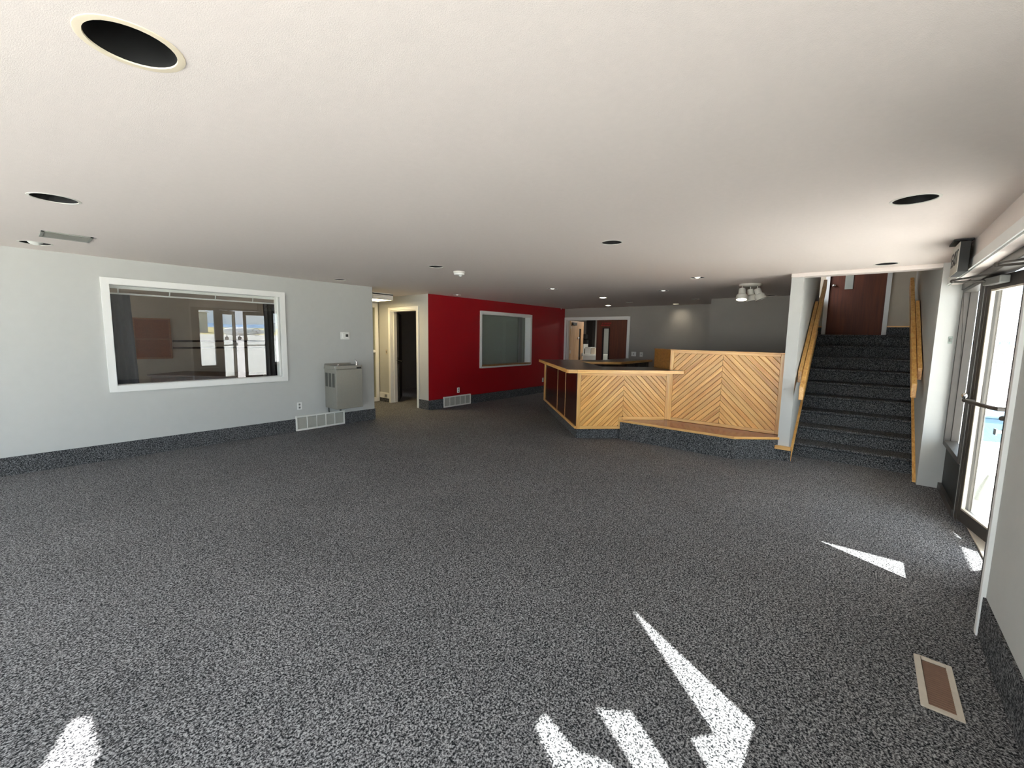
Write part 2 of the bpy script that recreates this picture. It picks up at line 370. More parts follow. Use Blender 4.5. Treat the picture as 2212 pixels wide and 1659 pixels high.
obj('wall_dark_room_right', MB().box(UB + .12, 14.2, 8.6, 8.7, 0, H), M_wall, kind='structure', label='left wall of the back room', cat='wall')
obj('wall_back_room', MB().box(14.2, 14.3, .8, 9, 0, H), M_wall, kind='structure', label='white far wall of the back room', cat='wall')
obj('wall_back_room_right', MB().box(UB + .12, 14.2, 2.5, 2.6, 0, H), M_wall, kind='structure', label='right wall of the back room', cat='wall')

# ---------------------------------------------------------------- carpet baseboards (carpet turned up the wall)
BB = .2
def bboard(name, mb, label, mat=None): return obj(name, mb, mat or M_carpetb, kind='structure', label=label, cat='baseboard')
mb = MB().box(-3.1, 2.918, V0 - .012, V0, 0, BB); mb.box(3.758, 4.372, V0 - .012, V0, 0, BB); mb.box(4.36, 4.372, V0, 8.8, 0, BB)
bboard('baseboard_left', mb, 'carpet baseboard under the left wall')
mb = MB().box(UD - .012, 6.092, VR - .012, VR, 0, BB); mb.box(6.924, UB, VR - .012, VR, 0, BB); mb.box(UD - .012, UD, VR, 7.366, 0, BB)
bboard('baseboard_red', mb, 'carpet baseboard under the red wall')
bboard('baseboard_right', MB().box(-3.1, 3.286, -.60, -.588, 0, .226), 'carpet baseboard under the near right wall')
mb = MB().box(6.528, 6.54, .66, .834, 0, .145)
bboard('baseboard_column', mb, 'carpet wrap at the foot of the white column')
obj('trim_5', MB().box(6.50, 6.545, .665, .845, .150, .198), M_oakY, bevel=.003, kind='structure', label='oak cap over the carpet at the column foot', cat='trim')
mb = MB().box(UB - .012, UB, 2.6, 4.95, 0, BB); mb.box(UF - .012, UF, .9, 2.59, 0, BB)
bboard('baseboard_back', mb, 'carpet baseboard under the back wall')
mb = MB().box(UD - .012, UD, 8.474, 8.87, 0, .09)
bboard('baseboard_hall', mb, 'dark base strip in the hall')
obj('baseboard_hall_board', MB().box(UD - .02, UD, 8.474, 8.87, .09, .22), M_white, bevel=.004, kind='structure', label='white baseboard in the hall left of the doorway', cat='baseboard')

# ---------------------------------------------------------------- doors and windows of the interior
def casing(mb, axis, a0, a1, z1, face, out, w=.068, t=.02):
    """door casing: two legs and a head on plane `face`, proud toward `out`"""
    t0, t1 = (face + out * t, face) if out < 0 else (face, face + out * t)
    frame4(mb, axis, a0, a1, 0, z1, t0, t1, w, bottom=False)
# door_1: dark doorway at the hall
d1 = thing('door_1', (UD, 7.92, 0), 'white cased dark doorway left of the red wall', 'door', kind='structure')
mb = MB(); casing(mb, 'y', 7.366, 8.473, 2.195, UD, -1)
obj('casing', mb, M_white, d1, .005)
mb = MB().box(UD - .004, UD + .17, 8.405, 8.432, 0, 2.125); mb.box(UD - .004, UD + .17, 7.408, 7.43, 0, 2.125); mb.box(UD - .004, UD + .17, 7.43, 8.405, 2.103, 2.125)
obj('jamb', mb, M_white, d1, .003)
mb = MB().box(UD + .075, UD + .112, 8.393, 8.405, 0, 2.1); obj('door_stop', mb, M_white, d1, .002)
ang = math.radians(140); hx, hy = UD + .20, 8.42
ex = (math.sin(ang), -math.cos(ang))
mb = MB().fbox((hx, hy), ex, 0, .86, -.02, .02, .02, 2.08); lf = obj('leaf', mb, M_post, d1, .002)
mb = MB().box(UD + .165, UD + .185, 8.365, 8.405, .90, 1.06); mb.tube([(UD + .15, 8.38, .985), (UD + .15, 8.31, .985), (UD + .16, 8.25, .98), (UD + .17, 8.20, .975)], .013)
mb.box(UD + .172, UD + .185, 8.335, 8.36, .15, .9)
obj('lever', mb, M_lever, d1)
# window_1: large interior window with reflection
w1 = thing('window_1', (1.8, V0, .83), 'wide interior window with white frame in the left wall', 'window', kind='structure')
mb = frame4(MB(), 'x', .769, 2.831, .829, 2.202, V0 - .022, V0, .075); obj('window_frame', mb, M_white, w1, .0015)
mb = frame4(MB(), 'x', .836, 2.736, .906, 2.130, V0 - .002, V0 + .127, .006); obj('window_reveal', mb, M_white, w1)
# pane: sits a hair out of square in its rebate
cx, cz, hw, hh = 1.786, 1.518, .935, .60
TH, TI = math.radians(-.25), math.radians(-.32)
mb = MB()
vs = []
for dy in (0, .006):
    for sx, sz in ((-1, -1), (1, -1), (1, 1), (-1, 1)):
        x, z, y = sx * hw, sz * hh, dy
        vs.append((cx + x, V0 + .022 + y + x * math.tan(TH) + z * math.tan(TI), cz + z))
mb.add(vs, [(0, 1, 2, 3), (7, 6, 5, 4), (0, 4, 5, 1), (1, 5, 6, 2), (2, 6, 7, 3), (3, 7, 4, 0)])
obj('pane', mb, M_glassR, w1)
# window_2: window in the red wall
w2 = thing('window_2', (8.24, VR, .82), 'white framed window in the red wall', 'window', kind='structure')
mb = frame4(MB(), 'x', 7.219, 9.237, .820, 2.175, VR - .02, VR, .068); obj('window_frame', mb, M_white, w2, .005)
mb = MB().box(7.283, 7.293, VR - .002, VR + .2, .83, 2.11); mb.box(9.192, 9.202, VR - .002, VR + .2, .83, 2.11); mb.box(7.283, 9.202, VR - .002, VR + .2, 2.098, 2.11)
obj('window_reveal', mb, M_white, w2)
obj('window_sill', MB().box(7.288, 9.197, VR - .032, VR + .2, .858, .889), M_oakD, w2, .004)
obj('pane', MB().box(7.29, 9.195, VR + .18, VR + .186, .878, 2.1), M_glassD, w2)
obj('roller_shade', MB().box(7.0, 9.6, VR + .215, VR + .22, .80, 2.2), M_shade, w2)
# glazed hall door at the corridor end
w9 = thing('door_2', (5.1, 8.87, 0), 'narrow white glazed hall door at the corridor end', 'door', kind='structure')
mb = MB().box(5.575, 5.655, 8.84, 8.90, 0, 2.3); mb.box(4.40, 4.48, 8.84, 8.90, 0, 2.3); mb.box(4.48, 5.575, 8.84, 8.9, 2.2, 2.3); mb.box(4.48, 5.575, 8.84, 8.9, 0, .10); mb.box(4.48, 5.575, 8.845, 8.895, 1.16, 1.22)
obj('door_frame', mb, M_white, w9, .004)
mb = MB().box(4.48, 5.575, 8.866, 8.872, .10, 1.16); obj('pane', mb, M_glassD, w9)
mb = MB().box(4.48, 5.575, 8.866, 8.872, 1.22, 2.2); obj('pane', mb, M_glassD, w9)
wall('wall_corridor_end', 'x', 4.24, UD + .12, 8.90, 9.0, M_wall, [(4.45, 5.6, .05, 2.25)], label='wall around the glazed hall door')
obj('wall_beyond_hall', MB().box(4.2, UD + .12, 9.9, 10.0, 0, H), M_beige, kind='structure', label='dim wall behind the glazed hall door', cat='wall')
# double doors in the back wall
dd = thing('door_3', (UB, 6.0, 0), 'white casing of the double doorway in the back wall', 'door', kind='structure')
mb = MB(); casing(mb, 'y', 4.961, 7.05, 2.175, UB, -1); obj('casing', mb, M_white, dd, .004)
mb = MB().box(UB - .002, UB + .122, 6.935, 6.962, 0, 2.107); mb.box(UB - .002, UB + .122, 5.028, 5.045, 0, 2.107); mb.box(UB - .002, UB + .122, 5.045, 6.935, 2.09, 2.107)
obj('jamb', mb, M_white, dd)
dr = thing('door_4', (UB + .06, 5.5, 0), 'closed dark brown door leaf with narrow glass and red lettering', 'door', kind='structure')
mb = wall_boxes(MB(), 'y', 5.048, 5.985, UB + .04, UB + .085, .01, 2.085, [(5.60, 5.775, .72, 1.85)]); obj('leaf', mb, M_doorB, dr, .002)
mb = frame4(MB(), 'y', 5.575, 5.80, .69, 1.88, UB + .03, UB + .05, .03); obj('vision_frame', mb, M_lever, dr)
obj('pane', MB().box(UB + .06, UB + .066, 5.60, 5.775, .72, 1.85), M_glassD, dr)
# lettering: two short rows too small to read in the photograph, kept as two rows of red strokes
mb = MB()
y = 5.83
for wd in (.045, .05, .05, .05, .05): mb.box(UB + .036, UB + .040, y - wd, y - .008, 1.985, 2.012); y -= wd + (.03 if wd == .045 else .004)
y = 5.86
for wd in (.06, .06, .05, .05, .04): mb.box(UB + .036, UB + .040, y - wd, y - .010, 1.93, 1.955); y -= wd + .006
obj('lettering', mb, M_redtxt, dr)
dl = thing('door_5', (UB + .08, 6.93, 0), 'light wood door leaf standing open into the back room', 'door', kind='structure')
a2 = math.radians(96); ax = (math.sin(a2), -math.cos(a2)); o2 = (UB + .10, 6.92)
mb = MB()
for a0, a1, z0, z1 in ((0, .60, .01, 2.085), (.60, .74, .01, .72), (.60, .74, 1.86, 2.085), (.74, .92, .01, 2.085)): mb.fbox(o2, ax, a0, a1, -.022, .022, z0, z1)
obj('leaf', mb, M_doorL, dl)
mb = MB().fbox(o2, ax, .60, .74, -.003, .003, .72, 1.86); obj('pane', mb, M_lever, dl)
mb = MB().fbox(o2, ax, .08, .34, -.07, -.022, 1.95, 2.04); obj('door_closer', mb, M_lever, dl, .006)
mb = MB().fbox(o2, ax, .50, .56, -.06, -.022, 1.56, 1.60); mb.fbox(o2, ax, .80, .86, -.07, -.022, 1.0, 1.1); obj('hardware', mb, M_chrome, dl, .004)
mb = MB()
for z in (.3, 1.1, 1.85): mb.fbox(o2, ax, -.02, .03, -.03, -.02, z, z + .1)
obj('hinge', mb, M_register, dl)
# top-of-stairs door
dt = thing('door_6', (10.35, .25, 1.71), 'dark brown door at the top of the stairs', 'door', kind='structure')
mb = frame4(MB(), 'y', -.232, .732, 1.71, 3.83, 10.33, 10.35, .066, bottom=False); obj('casing', mb, M_white, dt, .003)
obj('leaf', MB().box(10.385, 10.43, -.166, .665, 1.70, 3.76), M_doorB, dt, .002)
mb = MB().sphere((10.33, .60, 2.66), .032); mb.tube([(10.385, .60, 2.66), (10.34, .60, 2.66)], .014); obj('knob', mb, M_chrome, dt)
obj('notice_plate', MB().box(10.372, 10.384, .312, .435, 2.58, 2.86), M_paper, dt, .002)

# ---------------------------------------------------------------- glazed entry (storefront)
def glazed(name, u0, u1, z0, z1, label, sill=None, st=.05):
    t = thing(name, ((u0 + u1) / 2, VS, 0), label, 'window', kind='structure')
    mb = frame4(MB(), 'x', u0, u1, z0, z1, VS - .05, VS + .05, st); obj('window_frame', mb, M_bronze, t, .003)
    obj('pane', MB().box(u0 + st, u1 - st, VS - .046, VS - .040, z0 + st, z1 - st), M_glass, t)
    if sill is not None:
        obj('kick_panel', MB().box(u0 + .01, u1 - .01, VS - .045, VS + .02, 0, z0), M_signd, t, .003)
        obj('window_sill', MB().box(u0 - .01, u1 + .01, VS - .05, VS + .022, z0 - .03, z0), M_white, t, .003)
        obj('base_rail', MB().box(u0, u1, VS - .05, VS + .05, 0, .07), M_bronze, t, .003)
    return t
glazed('window_3', 5.47, 6.465, .50, 2.16, 'bronze framed sidelight between the white pier and the glass door', .02)
glazed('window_4', 3.49, 3.97, .46, 2.16, 'bronze framed sidelight on the near side of the glass doors', .02)
obj('trim_6', MB().box(3.32, 6.47, VS - .06, VS + .06, 2.14, 2.21), M_bronze, bevel=.004, kind='structure', label='dark bronze head rail above the glass doors', cat='trim')
mb = MB().box(5.352, 5.475, VS - .06, VS + .03, 0, 2.15); obj('trim_7', mb, M_bronze, bevel=.005, kind='structure', label='dark bronze mullion beside the far glass door', cat='trim')
mb = MB().box(3.96, 4.05, VS - .06, VS + .06, 0, 2.15); mb.box(3.328, 3.49, VS - .06, VS + .06, 0, 2.15)
obj('trim_8', mb, M_bronze, bevel=.005, kind='structure', label='dark bronze mullions beside the near glass door', cat='trim')
obj('trim_9', MB().box(5.455, 5.477, VS + .02, VS + .033, 0, 2.15), M_alu, kind='structure', label='bright strip on the far door mullion', cat='trim')
obj('trim_10', MB().box(4.05, 5.36, VS - .09, VS - .025, 0, .016), M_register, bevel=.006, kind='structure', label='metal threshold under the glass doors', cat='trim')
def leafdoor(name, u0, u1, hinge_far, label, emblem=False):
    t = thing(name, (u1 if hinge_far else u0, VS, .02), label, 'door', kind='structure')
    t.rotation_euler.z = math.radians(12 if hinge_far else -38)
    mb = MB().box(u0, u0 + .07, VS - .03, VS + .03, .03, 2.13); mb.box(u1 - .07, u1, VS - .03, VS + .03, .03, 2.13)
    mb.box(u0 + .07, u1 - .07, VS - .03, VS + .03, 2.03, 2.13); mb.box(u0 + .07, u1 - .07, VS - .03, VS + .03, .03, .14)
    obj('door_frame', mb, M_bronze, t, .004)
    mb = frame4(MB(), 'x', u0 + .068, u1 - .068, .138, 2.032, VS + .010, VS + .034, .014); obj('glazing_bead', mb, M_register, t)
    obj('pane', MB().box(u0 + .07, u1 - .07, VS - .008, VS - .002, .14, 2.03), M_glass, t)
    a, b = (u0 + .05, u1 - .05)
    mb = MB().tube([(b, VS + .03, 1.10), (b, VS + .10, 1.10), (b - .06, VS + .115, 1.10), (a + .06, VS + .115, 1.10), (a, VS + .10, 1.10), (a, VS + .03, 1.10)], .016)
    obj('push_bar', mb, M_bronze, t)
    mb = MB().sphere((b - .03, VS + .11, 1.14), .028, sc=(1, .7, 1)); obj('bar_end', mb, M_chrome, t)
    e = u0 + .045 if hinge_far else u1 - .045
    mb = MB().tube([(e, VS + .03, .93), (e, VS + .065, .93)], .02, 14); mb.box(e - .006, e + .006, VS + .06, VS + .10, .92, .94); mb.box(e - .02, e + .02, VS + .098, VS + .104, .905, .95)
    obj('lock_key', mb, M_chrome, t)
    # closer: body on the leaf, elbow of the arm reaching into the room
    h = u1 - .08 if hinge_far else u0 + .08; sg = -1 if hinge_far else 1
    mb = MB().box(min(h, h + sg * .26), max(h, h + sg * .26), VS + .032, VS + .095, 2.06, 2.12); obj('door_closer', mb, M_greyp, t, .008)
    mb = MB().tube([(h + sg * .04, VS + .07, 2.07), (h + sg * .04, VS + .10, 2.10), (h + .03, VS + .27, 2.105)], .009)
    mb.tube([(h + .03, VS + .27, 2.12), (h + sg * .16, VS + .04, 2.15)], .008); mb.sphere((h + .03, VS + .27, 2.112), .016)
    obj('closer_arm', mb, M_bronze, t)
    if emblem:
        c = ((u0 + u1) / 2 + .02, VS + .0015, 1.50)
        def arc(mb, r0, r1, a0, a1, n=26):
            vs = []; fs = []
            for dy in (0, .0012):
                for i in range(n + 1):
                    a = a0 + (a1 - a0) * i / n
                    for r in (r0, r1): vs.append((c[0] + r * math.cos(a), c[1] + dy, c[2] + r * math.sin(a)))
            k = 2 * (n + 1)
            for i in range(n):
                p = 2 * i
                fs += [(p, p + 1, p + 3, p + 2), (k + p, k + p + 2, k + p + 3, k + p + 1), (p, p + 2, k + p + 2, k + p), (p + 1, k + p + 1, k + p + 3, p + 3)]
            mb.add(vs, fs); return mb
        mb = MB()
        for k in range(9): arc(mb, .102, .128, math.radians(12 + k * 17.6), math.radians(12 + k * 17.6 + 14), 4)
        for k in range(7): arc(mb, .100, .118, math.radians(205 + k * 19), math.radians(205 + k * 19 + 14), 4)
        arc(mb, .086, .091, 0, 2 * PI, 30)
        mb.box(c[0] - .055, c[0] + .055, c[1], c[1] + .0012, c[2] - .035, c[2] - .02); mb.box(c[0] - .04, c[0] + .04, c[1], c[1] + .0012, c[2] - .06, c[2] - .05)
        mb.prism([(c[0] - .05, c[1]), (c[0] + .05, c[1]), (c[0] + .05, c[1] + .0012), (c[0] - .05, c[1] + .0012)], c[2] + .0, c[2] + .018)
        mb.box(c[0] - .012, c[0] + .012, c[1], c[1] + .0012, c[2] - .01, c[2] + .05)
        obj('emblem', mb, M_decal, t)
    return t
obj('trim_13', MB().box(6.405, 6.469, VS - .06, VS + .0, 0, 2.15), M_bronze, bevel=.004, kind='structure', label='dark bronze jamb against the white pier', cat='trim')
leafdoor('door_7', 4.70, 5.35, True, 'far glass entry door with push bar and closer', True)
leafdoor('door_8', 4.06, 4.69, False, 'near glass entry door mostly hidden by the right wall')
# windows of the exterior walls around and behind the camera
def extwin(name, axis, hole, t, label, mull=()):
    a0, a1, z0, z1 = hole
    w = thing(name, ((a0 + a1) / 2, t, z0) if axis == 'x' else (t, (a0 + a1) / 2, z0), label, 'window', kind='structure')
    mb = frame4(MB(), axis, a0, a1, z0, z1, t - .03, t + .03, .012)
    for q in mull:
        if axis == 'x': mb.box(q - .02, q + .02, t - .03, t + .03, z0, z1)
        else: mb.box(t - .03, t + .03, q - .02, q + .02, z0, z1)
    obj('window_frame', mb, M_bronze, w)
    if axis == 'x': obj('pane', MB().box(a0, a1, t - .01, t - .004, z0, z1), M_glass, w)
    else: obj('pane', MB().box(t - .01, t - .004, a0, a1, z0, z1), M_glass, w)
    return w
w6 = extwin('window_5', 'x', W6, -.76, 'small high window in the near right wall')
mb = MB().box(.25, .385, -.758, -.745, 1.1, 2.36); mb.box(1.36, 1.5, -.758, -.745, 1.1, 2.36); mb.box(.34, 1.36, -.758, -.745, 1.1, 1.22); mb.box(.34, 1.36, -.758, -.745, 2.21, 2.36); obj('sash', mb, M_bronze, w6)
def blocker(pts):
    mb = MB(); n = len(pts)
    mb.add([(p[0], -.752, p[1]) for p in pts] + [(p[0], -.749, p[1]) for p in pts], [tuple(range(n))[::-1], tuple(range(n, 2 * n))] + [(i, (i + 1) % n, n + (i + 1) % n, n + i) for i in range(n)])
    return mb
def bp(u, v):   # floor point of the sun patch -> point on the pane plane along the sun ray
    d = v + .75; return (u - d * SD.x / SD.y, -d * SD.z / SD.y)
A0, A1, A2, A3 = bp(2.25, .93), bp(1.72, .34), bp(1.638, .411), bp(1.50, .255)
B0, B1, B2, B3 = bp(1.514, .764), bp(1.602, .652), bp(1.40, .335), bp(1.30, .39)
C0, C1, C2, C3, C4 = bp(1.349, .925), bp(1.278, .91), bp(1.293, .732), bp(1.34, .60), bp(1.19, .43)
for P in ([(A0[0], 2.27), A0, A1, A2, A3, B2, B1, (B1[0] - .03, B1[1] + .01), B0, (B0[0], 2.27)],
          [(B0[0], 2.27), B0, B3, C4, C3, C2, C0, (C0[0], 2.27)]):
    obj('sun_blocker', blocker(P), M_blocker, w6)  # unseen sheets added on the pane to shape the floor sun patches
extwin('window_6', 'x', W7, -.74, 'long window behind the camera in the right wall', (-1.5,))
extwin('window_7', 'y', W8, -3.2, 'wide window band behind the camera', (1.3, 3.0, 4.7))
extwin('window_8', 'y', W9, -3.2, 'unseen added window lighting the office', (9,))  # added out of view to let daylight into the dim office

# ---------------------------------------------------------------- stairs
st = thing('staircase', (6.94, .07, 0), 'dark carpeted staircase between white walls at right', 'staircase')
RZ, TR = .19, .33
def vl(u): return .688 + (u - 6.54) * .0217
for i in range(9):
    u0 = 6.94 + i * TR; z = (i + 1) * RZ; ue = u0 + TR if i < 8 else 10.34
    w0 = vl(u0)
    prof = [(u0, z - RZ), (u0 - .004, z - .045), (u0 - .028, z - .030), (u0 - .030, z - .012), (u0 - .016, z), (ue, z), (ue, z - RZ)]
    mb = MB(); n = len(prof)
    mb.add([(p[0], -.543, p[1]) for p in prof] + [(p[0], w0, p[1]) for p in prof], [tuple(range(n)), tuple(range(n, 2 * n))[::-1]] + [(i2, n + i2, n + (i2 + 1) % n, (i2 + 1) % n) for i2 in range(n)])
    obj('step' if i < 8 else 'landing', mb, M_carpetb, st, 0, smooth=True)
obj('landing', MB().box(9.69, 10.34, .76, 1.69, 1.52, 1.71), M_carpetb, st)
def slope_strip(v0, v1, du0, du1, zoff0, zoff1):
    ua, ub = 6.93 + du0, 9.60 + du1
    sl = RZ / TR; mb = MB(); zz = lambda u: (u - 6.94) * sl + RZ
    A = [(ua, max(.0, zz(ua) + zoff0)), (ub, zz(ub) + zoff0), (ub, zz(ub) + zoff1), (ua, zz(ua) + zoff1)]
    va = lambda u, v: (vl(u) - v) if v >= 0 else (-.545 - v)
    vs = [(u, va(u, v0), z) for u, z in A] + [(u, va(u, v1), z) for u, z in A]
    return mb.add(vs, [(0, 1, 2, 3), (7, 6, 5, 4), (0, 4, 5, 1), (1, 5, 6, 2), (2, 6, 7, 3), (3, 7, 4, 0)])
for side, lab in ((1, 'left'), (-1, 'right')):
    e = .0005 * side
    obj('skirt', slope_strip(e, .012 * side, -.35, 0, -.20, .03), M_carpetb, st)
    obj('skirt_cap', slope_strip(e, .030 * side, -.37, 0, .03, .055), M_oakX, st)
for a, b in ((-.545, -.232), (.732, 1.69)):
    obj('landing_skirt', MB().box(10.33, 10.349, a, b, 1.71, 1.86), M_carpetb, st); obj('landing_skirt_cap', MB().box(10.325, 10.349, a, b, 1.86, 1.885), M_oakY, st)
obj('landing_skirt', MB().box(9.6, 10.33, -.545, -.533, 1.71, 1.87), M_carpetb, st)
def rail(side, label):
    sl = RZ / TR
    if side > 0: ua, ub, za = 6.43, 9.30, .925; vc = lambda u: vl(u) - .085
    else: ua, ub, za = 6.88, 9.55, 1.02; vc = lambda u: -.545 + .085
    t = thing('handrail', (ua, vc(ua), za), label, 'handrail', 'oak handrails of the staircase')
    def plank(u0, u1, hc, hh, off, th):
        vs = []
        for u in (u0, u1):
            z = za + (u - ua) * sl + hc
            for dv in (-th, th):
                for dz in (-hh, hh): vs.append((u, vc(u) + off * side + dv, z + dz))
        return MB().add(vs, [(0, 1, 3, 2), (4, 6, 7, 5), (0, 4, 5, 1), (2, 3, 7, 6), (0, 2, 6, 4), (1, 5, 7, 3)])
    obj('rail', plank(ua, ub, 0, .085, 0, .024), M_oakX, t, .006)
    obj('wall_plank', plank(ua + .30, ub - .75, .015, .075, .052, .022), M_oakX, t, .004)
rail(1, 'oak plank handrail on the left stair wall beside the column')
rail(-1, 'oak plank handrail on the right stair wall beside the white pier')

# ---------------------------------------------------------------- reception desk
q = 1 / math.sqrt(2)
CN = Vector((5.67, 3.415)); AXF = (q, -q); AXL = (q, q)      # front-left corner, front panel axis, left panel axis
FL = 1.485; JU = CN + Vector(AXF) * FL                        # junction with the tall panel
desk = thing('reception_desk', (6.6, 3.4, 0), 'oak chevron reception desk with dark counter and tall side panel', 'desk')
CT = 1.10
top = [(5.44, 3.44), (5.52, 3.33), (6.70, 2.15), (6.70, 2.375), (7.14, 2.80), (6.50, 3.44), (7.53, 4.47), (8.12, 3.88), (9.75, 3.88), (9.75, 4.50), (8.38, 4.512), (7.446, 5.446)]
obj('countertop', MB().prism(top, CT - .012, CT), M_lam, desk)
def edging(p0, p1, out, z0=CT - .052, z1=CT - .0005, th=.022):
    p0 = Vector(p0); p1 = Vector(p1); d = (p1 - p0); L = d.length; ax = d / L
    return MB().fbox(p0, ax, -.003, L + .003, 0 if out > 0 else -th, th if out > 0 else 0, z0, z1)
for i, j in ((11, 0), (0, 1), (1, 2), (6, 7), (7, 8)):
    L = (Vector(top[j]) - Vector(top[i])).length
    p0 = Vector(top[i]); d = (Vector(top[j]) - p0) / L; th = .022
    mb = MB(); mb.add([(0, 0, CT - .052), (L, 0, CT - .052), (L, -th, CT - .052), (0, -th, CT - .052), (0, 0, CT - .0), (L, 0, CT), (L, -th, CT), (0, -th, CT)],
                      [(0, 1, 2, 3), (7, 6, 5, 4), (0, 4, 5, 1), (1, 5, 6, 2), (2, 6, 7, 3), (3, 7, 4, 0)])
    ob = obj('counter_edge', mb, M_oakX, desk, .003)
    # place in the frame of the edge
    me = ob.data
    for v in me.vertices: v.co += WL[desk]
    a = math.atan2(d.y, d.x); ob.rotation_euler.z = a; ob.location = Vector((p0.x, p0.y, 0)) - WL[desk]
# carcass behind the panels
obj('carcass', MB().prism([CN + Vector((.06, -.01)), JU + Vector((.03, .05)), (7.12, 2.80), (6.50, 3.44), (7.50, 4.44), (7.55, 5.24)], .14, CT - .015), M_mahog, desk)
obj('carcass', MB().prism([(7.86, 5.00), (7.45, 4.55), (8.12, 3.93), (9.72, 3.93), (9.72, 4.46), (8.42, 4.46)], .10, CT - .015), M_mahog, desk)
for x in (8.5, 8.56, 9.05, 9.11, 9.6): obj('cabinet_handle', MB().tube([(x, 3.925, .92), (x, 3.90, .92), (x, 3.90, 1.03), (x, 3.925, 1.03)], .006, 8), M_chrome, desk)
# toe base (carpet)
mb = MB().fbox(CN + Vector((.03, .0)), AXF, 0, .70, .0, .05, 0, .155); mb.fbox(CN + Vector((.045, .02)), AXL, 0, 2.95, -.05, -.0, 0, .155)
obj('toe_base', mb, M_carpetb, desk)
# chevron boards
def clip(poly, a, b, c):          # keep a*x + b*y <= c
    out = []
    for i in range(len(poly)):
        p, r = poly[i], poly[(i + 1) % len(poly)]
        dp, dr = a * p[0] + b * p[1] - c, a * r[0] + b * r[1] - c
        if dp <= 0: out.append(p)
        if (dp < 0 < dr) or (dr < 0 < dp):
            t = dp / (dp - dr); out.append((p[0] + (r[0] - p[0]) * t, p[1] + (r[1] - p[1]) * t))
    return out
def boards(parent, M, regions, apex, dirn, pitch, gap=.0042, th=.012, phase=0):
    """M maps panel (s, z, depth) into the world; boards at 45 degrees falling away from the apex line"""
    k = 1 / math.sqrt(2)
    # board axis a = (dirn*k, -k) ; across n = (dirn*k, k)
    av = (dirn * k, -k); nv = (dirn * k, k)
    for i in range(-2, 60):
        c0 = phase + i * pitch; c1 = c0 + pitch - gap
        polys = []
        for reg in regions:
            base = apex[0] * nv[0] + (apex[1] - 3.0) * nv[1]
            p = clip(reg, -nv[0], -nv[1], -(base + c0)); p = clip(p, nv[0], nv[1], base + c1) if len(p) > 2 else p
            if len(p) > 2:
                ar = abs(sum(p[j][0] * p[(j + 1) % len(p)][1] - p[(j + 1) % len(p)][0] * p[j][1] for j in range(len(p)))) / 2
                if ar > 2e-4: polys.append(p)
        if not polys: continue
        cxs = sum(p[0] for p in polys[0]) / len(polys[0]); czs = sum(p[1] for p in polys[0]) / len(polys[0])
        mb = MB()
        for p in polys:
            loc = [((x - cxs) * av[0] + (z - czs) * av[1], (x - cxs) * nv[0] + (z - czs) * nv[1]) for x, z in p]
            n = len(loc); mx = sum(a for a, b in loc) / n; my = sum(b for a, b in loc) / n
            ins = [(a, b - math.copysign(min(.003, abs(b - my)), b - my)) for a, b in loc]
            mb.add([(a, b, 0) for a, b in loc] + [(a, b, th - .004) for a, b in loc] + [(a, b, th) for a, b in ins],
                   [tuple(range(n))[::-1], tuple(range(2 * n, 3 * n))] + [(j, (j + 1) % n, n + (j + 1) % n, n + j) for j in range(n)] + [(n + j, n + (j + 1) % n, 2 * n + (j + 1) % n, 2 * n + j) for j in range(n)])
        me = bpy.data.meshes.new('board'); me.from_pydata([tuple(v) for v in mb.v], [], mb.f)
        bb = bmesh.new(); bb.from_mesh(me); bmesh.ops.recalc_face_normals(bb, faces=bb.faces); bb.to_mesh(me); bb.free()
        me.materials.append(M_board); ob = bpy.data.objects.new('board', me); COL.objects.link(ob)
        ob.parent = parent
        ax = M @ Vector((av[0], av[1], 0, 0)); ay = M @ Vector((nv[0], nv[1], 0, 0)); az = M @ Vector((0, 0, 1, 0)); oo = M @ Vector((cxs, czs, 0, 1))
        loc = oo.to_3d() - WL[parent]
        ob.matrix_basis = Matrix(((ax.x, ay.x, az.x, loc.x), (ax.y, ay.y, az.y, loc.y), (ax.z, ay.z, az.z, loc.z), (0, 0, 0, 1)))
M_board = wood('oak_board', (212, 144, 64), (248, 196, 112), 'X', .36, .8, .15)
def strip(parent, name, M, s0, s1, z0, z1, d0, d1, mat, bev=.003):
    mb = MB().box(s0, s1, z0, z1, d0, d1)
    me = bpy.data.meshes.new(name); me.from_pydata([tuple(v) for v in mb.v], [], mb.f)
    bb = bmesh.new(); bb.from_mesh(me); bmesh.ops.recalc_face_normals(bb, faces=bb.faces); bb.to_mesh(me); bb.free()
    me.materials.append(mat); ob = bpy.data.objects.new(name, me); COL.objects.link(ob); ob.parent = parent
    L = M.to_translation() - WL[parent]
    R = M.to_3x3().to_4x4(); ob.matrix_basis = Matrix.Translation(L) @ R
    if bev:
        b = ob.modifiers.new('bevel', 'BEVEL'); b.width = bev; b.segments = 2; b.limit_method = 'ANGLE'
    return ob
